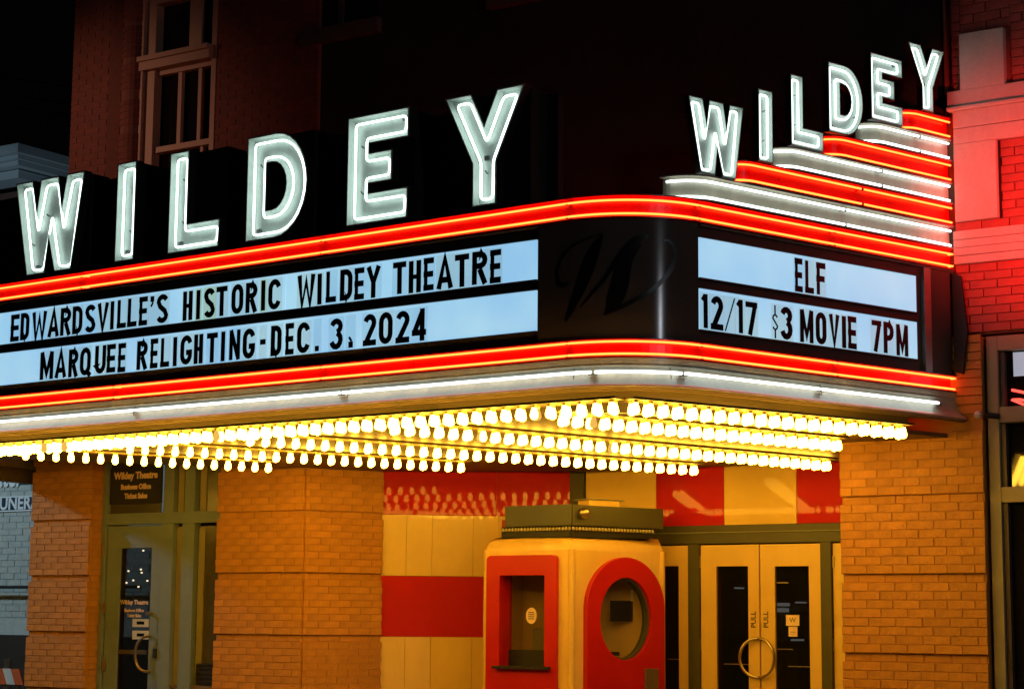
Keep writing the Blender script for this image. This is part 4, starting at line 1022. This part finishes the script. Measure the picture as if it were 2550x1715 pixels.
# ------------------------------------------------------------------ office doorway between the left piers
YO = 13.83; OF = Fr((0, YO), 0)
of = thing('office_doorway', 'olive green office doorway with sidelights between two brick piers', 'doorway')
S = lambda px, py=1500: OF.s(px, py)
zl0, zl1 = OF.z(330, 1305), OF.z(330, 1277)
x0 = S(247, 1450); xe = -12.38
MB().box(OF, LX1+.009, S(257, 1500), -.10, .0, 0, 3.25).build('door_jamb', M_officegreen, of, bevel=.003)
MB().box(OF, S(257, 1500)+.001, xe, -.10, -.004, zl0, zl1).build('transom_rail', M_officegreen, of, bevel=.003)
for pa, pb, m, o1 in ((394, 424, M_officegreen, -.006), (447, 477, M_officegreen, -.006)):
    MB().box(OF, S(pa), S(pb), -.10, o1, 0, zl0-.001).build('mullion', m, of, bevel=.003)
    MB().box(OF, S(pa+2), S(pb-3), -.10, o1-.01, zl1+.001, 3.25).build('upper_mullion', m, of)
dr = MB().prism(OF, [[(S(259), .02), (S(392.5), .02), (S(392.5), zl0-.012), (S(259), zl0-.012)], [(S(292), .25), (S(292), OF.z(330, 1364)), (S(370), OF.z(330, 1364)), (S(370), .25)]], -.06, -.02).build('office_door', M_officegreen, of, bevel=.004)
MB().box(OF, S(292), S(370), -.046, -.040, .25, OF.z(330, 1364)).build('door_pane', M_pane, dr)
for (px, py) in ((356, 1370), (350, 1417), (319, 1421), (331, 1444), (344, 1460), (314, 1450), (366, 1445), (352, 1425)):
    a_ = OF.at(px, py, -.45); MB().box(OF, a_[0]-.009, a_[0]+.009, -.46, -.45, a_[1]-.008, a_[1]+.008).build('glass_glint', M_tiny, of)  # glowing specks stand in for reflections on the door glass
for py in (1371, 1512, 1656): MB().box(OF, S(254.5, py), S(260, py), -.02, .004, OF.z(257, py+14), OF.z(257, py-14)).build('hinge', M_metal, dr)
o_ = -.0385
for body, py, sz, sxx in (('Wildey Theatre', 1499, .062, .95), ('Business Office', 1519, .045, .95), ('Ticket Sales', 1532, .045, .9)):
    text('door_lettering', body, OF, S(327, py), o_, OF.z(327, py), sz, M_pink, dr, sx=sxx, offset=.0012)
for py0, py1 in ((1540, 1560), (1569, 1591)):
    sk_ = MB().box(OF, S(323, py0), S(364, py0), -.0395, -.037, OF.z(340, py1), OF.z(340, py0)).build('posted_notice', M_white, dr)
    MB().box(OF, S(334, py0), S(353, py0), -.0368, -.0362, OF.z(340, (py0+py1)/2+4), OF.z(340, (py0+py1)/2-4)).build('notice_print', M_glyph, dr)
MB().box(OF, S(293), S(362), -.0395, -.030, OF.z(330, 1628), OF.z(330, 1617)).build('push_bar', M_metal, dr)
MB().tube([OF.pt(S(374, 1530), -.02, OF.z(374, 1527)), OF.pt(S(372, 1530), .045, OF.z(374, 1526))], .018, 10).build('lock', M_metal, dr)
c0 = (S(375), OF.z(375, 1627)); r = abs(OF.z(375, 1580)-OF.z(375, 1668))/2
MB().tube([OF.pt(c0[0], -.02, c0[1]+r)]+[OF.pt(c0[0]-.8*r*math.sin(PI*k/14), .03+.02*math.sin(PI*k/14), c0[1]+r*math.cos(PI*k/14)) for k in range(15)]+[OF.pt(c0[0], -.02, c0[1]-r)], .014, 8).build('ring_handle', M_metal, dr, smooth=True)
MB().box(OF, S(386.5), S(394), -.019, .01, OF.z(390, 1637), OF.z(390, 1614)).build('key_box', M_blackpaint, dr)
# transom light with the office sign
MB().box(OF, S(258, 1200), S(394, 1200), -.06, -.05, zl1, 3.25).build('transom_pane', mat('dull_glass', (.07, .06, .035), .25), of)
sg = MB().box(OF, S(268, 1200), S(397, 1200), -.049, -.035, OF.z(330, 1253), OF.z(330, 1163)).build('office_sign', M_blackpaint, of)
for body, py, sz, sxx in (('Wildey Theatre', 1183, .094, .98), ('Business Office', 1211, .070, .95), ('Ticket Sales', 1234, .070, .92)):
    text('sign_lettering', body, OF, S(332, py), -.034, OF.z(332, py), sz, M_pink, sg, sx=sxx, offset=.004)
# sidelights: pale blinds and panes
M_blind = mat('vertical_blind', (.34, .30, .15), .6, var=.06); M_dull = mat('sidelight_glass', (.11, .09, .045), .2, var=.2, scale=3)
for z0, z1 in ((.5, zl0-.03), (zl1+.002, 3.25)):
    MB().box(OF, S(424), S(447), -.075, -.07, z0, z1).build('sidelight_pane', M_dull, of); MB().box(OF, S(478), xe, -.075, -.07, z0, z1).build('sidelight_pane', M_dull, of)
    MB().box(OF, S(425), S(439), -.0695, -.06, z0, z1).build('blind', M_blind, of); MB().box(OF, S(480), S(495), -.0695, -.06, z0, z1).build('blind', M_blind, of)
MB().box(OF, S(424), xe, -.10, -.03, OF.z(480, 1715), OF.z(480, 1706)).build('sidelight_sill', M_brass, of)
# brochure racks behind the sidelights
br_ = thing('brochure_rack', 'dark leaflet rack standing low behind the wider office sidelight', 'leaflet rack')
za, zb = OF.z(510, 1705), OF.z(510, 1652)
MB().box(OF, S(484), S(526), -.069, -.05, za, zb).build('rack_back', M_blackpaint, br_)
for k in range(5): MB().box(OF, S(485), S(525), -.05, -.04, za+(zb-za)*(k+.75)/5, za+(zb-za)*(k+.85)/5).build('rack_shelf', M_metal, br_)
MB().box(FAC, LX1, MX0, -1.2, -1.1, 0, 3.3).build('office_back', M_dark, of)

# ------------------------------------------------------------------ shopfront at the right edge
SF = Fr((0, 13.74), 0)
M_shopf = mat('shopfront_paint', (.34, .30, .19), .5, var=.1, scale=5)
sf = thing('shopfront', 'olive framed shopfront window at the right edge beside the brick pier', 'shopfront')
X = lambda px, py=1100: SF.s(px, py)
xa, xb, xc = X(2461, 1100), X(2489, 1100), X(2502, 1100)
MB().box(SF, RX1-.01, -2.3, -.7, -.30, 0, 3.72).build('shop_back', M_dark, sf)
MB().box(SF, xa, xb, -.12, .0, 0, 3.70).build('frame_post', M_shopf, sf, bevel=.004)
MB().box(SF, xb+.001, -2.3, -.12, -.001, SF.z(2500, 871), 3.70).build('head_rail', M_shopf, sf, bevel=.004)
MB().box(SF, xb+.001, -2.3, -.12, -.002, SF.z(2500, 1051), SF.z(2500, 1012)).build('transom_rail', M_shopf, sf, bevel=.004)
MB().box(SF, xb+.001, -2.3, -.12, -.002, SF.z(2500, 1250), SF.z(2500, 1212)).build('transom_rail', M_shopf, sf, bevel=.004)
for (pa, pb) in ((874, 1010), (1053, 1210), (1252, 2100)):
    z1_, z0_ = SF.z(2510, pa), max(.2, SF.z(2510, pb)); MB().box(SF, xb+.002, xc, -.11, -.03, z0_, z1_).build('window_stop', M_darkframe, sf)
    MB().box(SF, xc, -2.3, -.09, -.085, z0_, z1_).build('shop_pane', M_glass, sf)
# red open-sign tubes and a paper in the upper shop pane
ns = thing('window_neon_sign', 'red neon strokes glowing inside the upper shop pane at the right edge', 'neon sign')
M_nr2 = emat('sign_neon_red', (1.0, .06, .04), 3.0)
def zz(py, px=2530): return SF.z(px, py)
MB().tube([SF.pt(X(2511, 968), -.075, zz(968, 2511)), SF.pt(X(2550, 975), -.075, zz(976, 2550)), SF.pt(X(2600, 975), -.075, zz(990, 2600))], .010, 8).build('neon_stroke', M_nr2, ns, smooth=True)
MB().tube([SF.pt(X(2550, 1003), -.075, zz(1008, 2550)), SF.pt(X(2511, 992), -.075, zz(992, 2511)), SF.pt(X(2530, 993), -.075, zz(992, 2530)), SF.pt(X(2600, 1003), -.075, zz(1004, 2600))], .010, 8).build('neon_stroke', M_nr2, ns, smooth=True)
ppn = thing('window_notice', 'pale blue lit notice hanging in the top corner of the shop window', 'notice')
M_lit = panel_mat('lit_paper', (.30, .36, .44), .9)
MB().box(SF, X(2514, 900), X(2620, 900), -.084, -.080, zz(933, 2530), zz(873, 2530)).build('notice_sheet', M_lit, ppn)
# small floodlight on the frame
fl_ = thing('wall_spotlight', 'small dark spotlight with a pale lens on the frame beside the pier', 'spotlight')
p0 = SF.pt(X(2480, 1033), .0, zz(1036, 2480)); p1 = SF.pt(X(2449, 1036), .12, zz(1036, 2449))
MB().tube([SF.pt(X(2487, 1036), .001, zz(1036, 2487)), SF.pt(X(2462, 1036), .08, zz(1036, 2462))], .022, 10).build('spotlight_arm', M_blackpaint, fl_, smooth=True)
MB().lathe((p1[0], p1[1], p1[2]-.03), [(.005, 0), (.022, .012), (.03, .03), (.022, .048), (.005, .06)], 12).build('spotlight_lens', M_white, fl_, smooth=True)

# ------------------------------------------------------------------ white neighbour, left
NB = Fr((0, 16.2), 0)
nb = thing('white_building', 'pale painted brick building with a lettered sign at the far left', 'building')
MB().box(NB, -30, -15.0, -.5, 0, 0, 4.6).build('wall', M_whitebrick, nb)
MB().box(NB, -30, -15.6, -.5, .02, 0, NB.z(40, 1582)).build('lower_wall', M_dark, nb)
MB().box(NB, -30, -15.6, -.001, .03, NB.z(40, 1580), NB.z(40, 1538)).build('sill_band', M_whitebrick, nb)
mb = MB(); rs = random.Random(9)
z = NB.z(40, 1536)
i = 0
while z < 3.7:
    x = -18.6-(i % 2)*.12
    while x < -15.7: mb.box(NB, x, x+.225, 0, .012+rs.uniform(-.002, .002), z, z+.066); x += .235
    z += .076; i += 1
tag(mb.build('painted_bricks', M_whitebrick, nb), kind='stuff')
ns2 = thing('wall_sign', 'white capital lettering on a blue-black board on the pale wall at far left', 'sign')
zt0, zt1 = NB.z(40, 1272), NB.z(40, 1236)
MB().box(NB, -19, -15.6, .013, .03, zt0, zt1).build('sign_board', mat('navy_board', (.02, .035, .07), .4), ns2)
M_sgn = mat('sign_white', (.75, .82, .85), .5)
text('sign_lettering', 'FUNERAL', NB, NB.s(-10, 1255), .032, (zt0+zt1)/2, .215, M_sgn, ns2, sx=.98, align='LEFT', offset=.006)
MB().box(NB, -19, -15.6, .03, .04, zt1-.012, zt1+.004).build('sign_edge', M_sgn, ns2); MB().box(NB, -19, -15.6, .03, .04, zt0-.006, zt0+.010).build('sign_edge', M_sgn, ns2)
zu0, zu1 = NB.z(40, 1206), NB.z(40, 1140)
sc_ = thing('script_sign', 'slanted white script lettering above the capitals on the pale wall', 'sign')
MB().box(NB, -19, NB.s(84, 1180), .013, .03, zu0, zu1).build('sign_board', mat('navy_board_upper', (.035, .05, .085), .4), sc_)
text('sign_lettering', 'ater', NB, NB.s(-6, 1180), .032, NB.z(30, 1186), .40, M_sgn, sc_, sx=.72, align='LEFT', shear=.4, offset=.008)
MB().box(NB, -19, -15.6, .20, .235, NB.z(40, 1466), NB.z(40, 1459)).build('pipe_rail', M_blackpaint, nb)
# orange and white barricade at the lower left
bc_ = thing('traffic_barricade', 'orange and white striped barricade board at the bottom left corner', 'barricade')
BF = Fr((0, 15.3), 0); x0, x1 = BF.s(-60, 1680), BF.s(62, 1680); z0, z1 = BF.z(30, 1703), BF.z(30, 1664)
mo, mw = mat('barricade_orange', (.62, .12, .03), .5), M_white
k = 6
for i in range(k):
    a, b = x0+(x1-x0)*i/k, x0+(x1-x0)*(i+1)/k; sl = .08
    MB().prism(BF, [[(a, z0), (b, z0), (b-sl, z1), (a-sl, z1)]], .0, .02).build('stripe', mo if i % 2 else mw, bc_)
MB().box(BF, BF.s(8, 1680), BF.s(22, 1680), -.04, -.001, 0, BF.z(15, 1640)).build('barricade_post', M_metal, bc_)
MB().box(BF, BF.s(40, 1680), BF.s(46, 1680), -.04, -.001, 0, z1).build('barricade_post', M_metal, bc_)
# distant house cornice
HN = CAM+ray(45, 360)*36
HF = Fr((HN[0], HN[1]), 0); HS = Fr((HN[0], HN[1]), PI/2)
hs = thing('cornice_house', 'dark house with a pale moulded cornice against the night sky', 'house')
zc = HF.z(45, 356); HW = 14
c = (HN[0], HN[1])
wl = MB(); wl.box(HF, -HW, -.55, -9.5, -.55, 0, zc-.75); wl.build('wall', M_rock, hs)
for (zt_, zb_, out) in ((zc, zc-.17, 0), (zc-.18, zc-.26, -.10), (zc-.27, zc-.36, -.18), (zc-.39, zc-.55, -.36)):
    MB().box(HF, -HW, out, -9.0, out, zb_, zt_).build('cornice_moulding', mat('cornice_paint', (.40, .46, .48), .6) if 'cornice_paint' not in bpy.data.materials else bpy.data.materials['cornice_paint'], hs)
# overhead wires
for k, (ya, yb) in enumerate(((154, 166), (196, 210), (226, 240))):
    w = thing('overhead_wire', f'thin dark overhead wire, {("highest", "middle", "lowest")[k]} of three at the upper left', 'wire', 'overhead wires at the upper left')
    A_ = CAM+ray(-200, ya-16)*30; B_ = CAM+ray(600, yb+60)*33
    MB().tube([tuple(A_+(B_-A_)*t/10+np.array([0, 0, -.25*4*(t/10)*(1-t/10)])) for t in range(11)], .012, 5).build('wire_strand', M_rock, w)
bpy.context.view_layer.update()
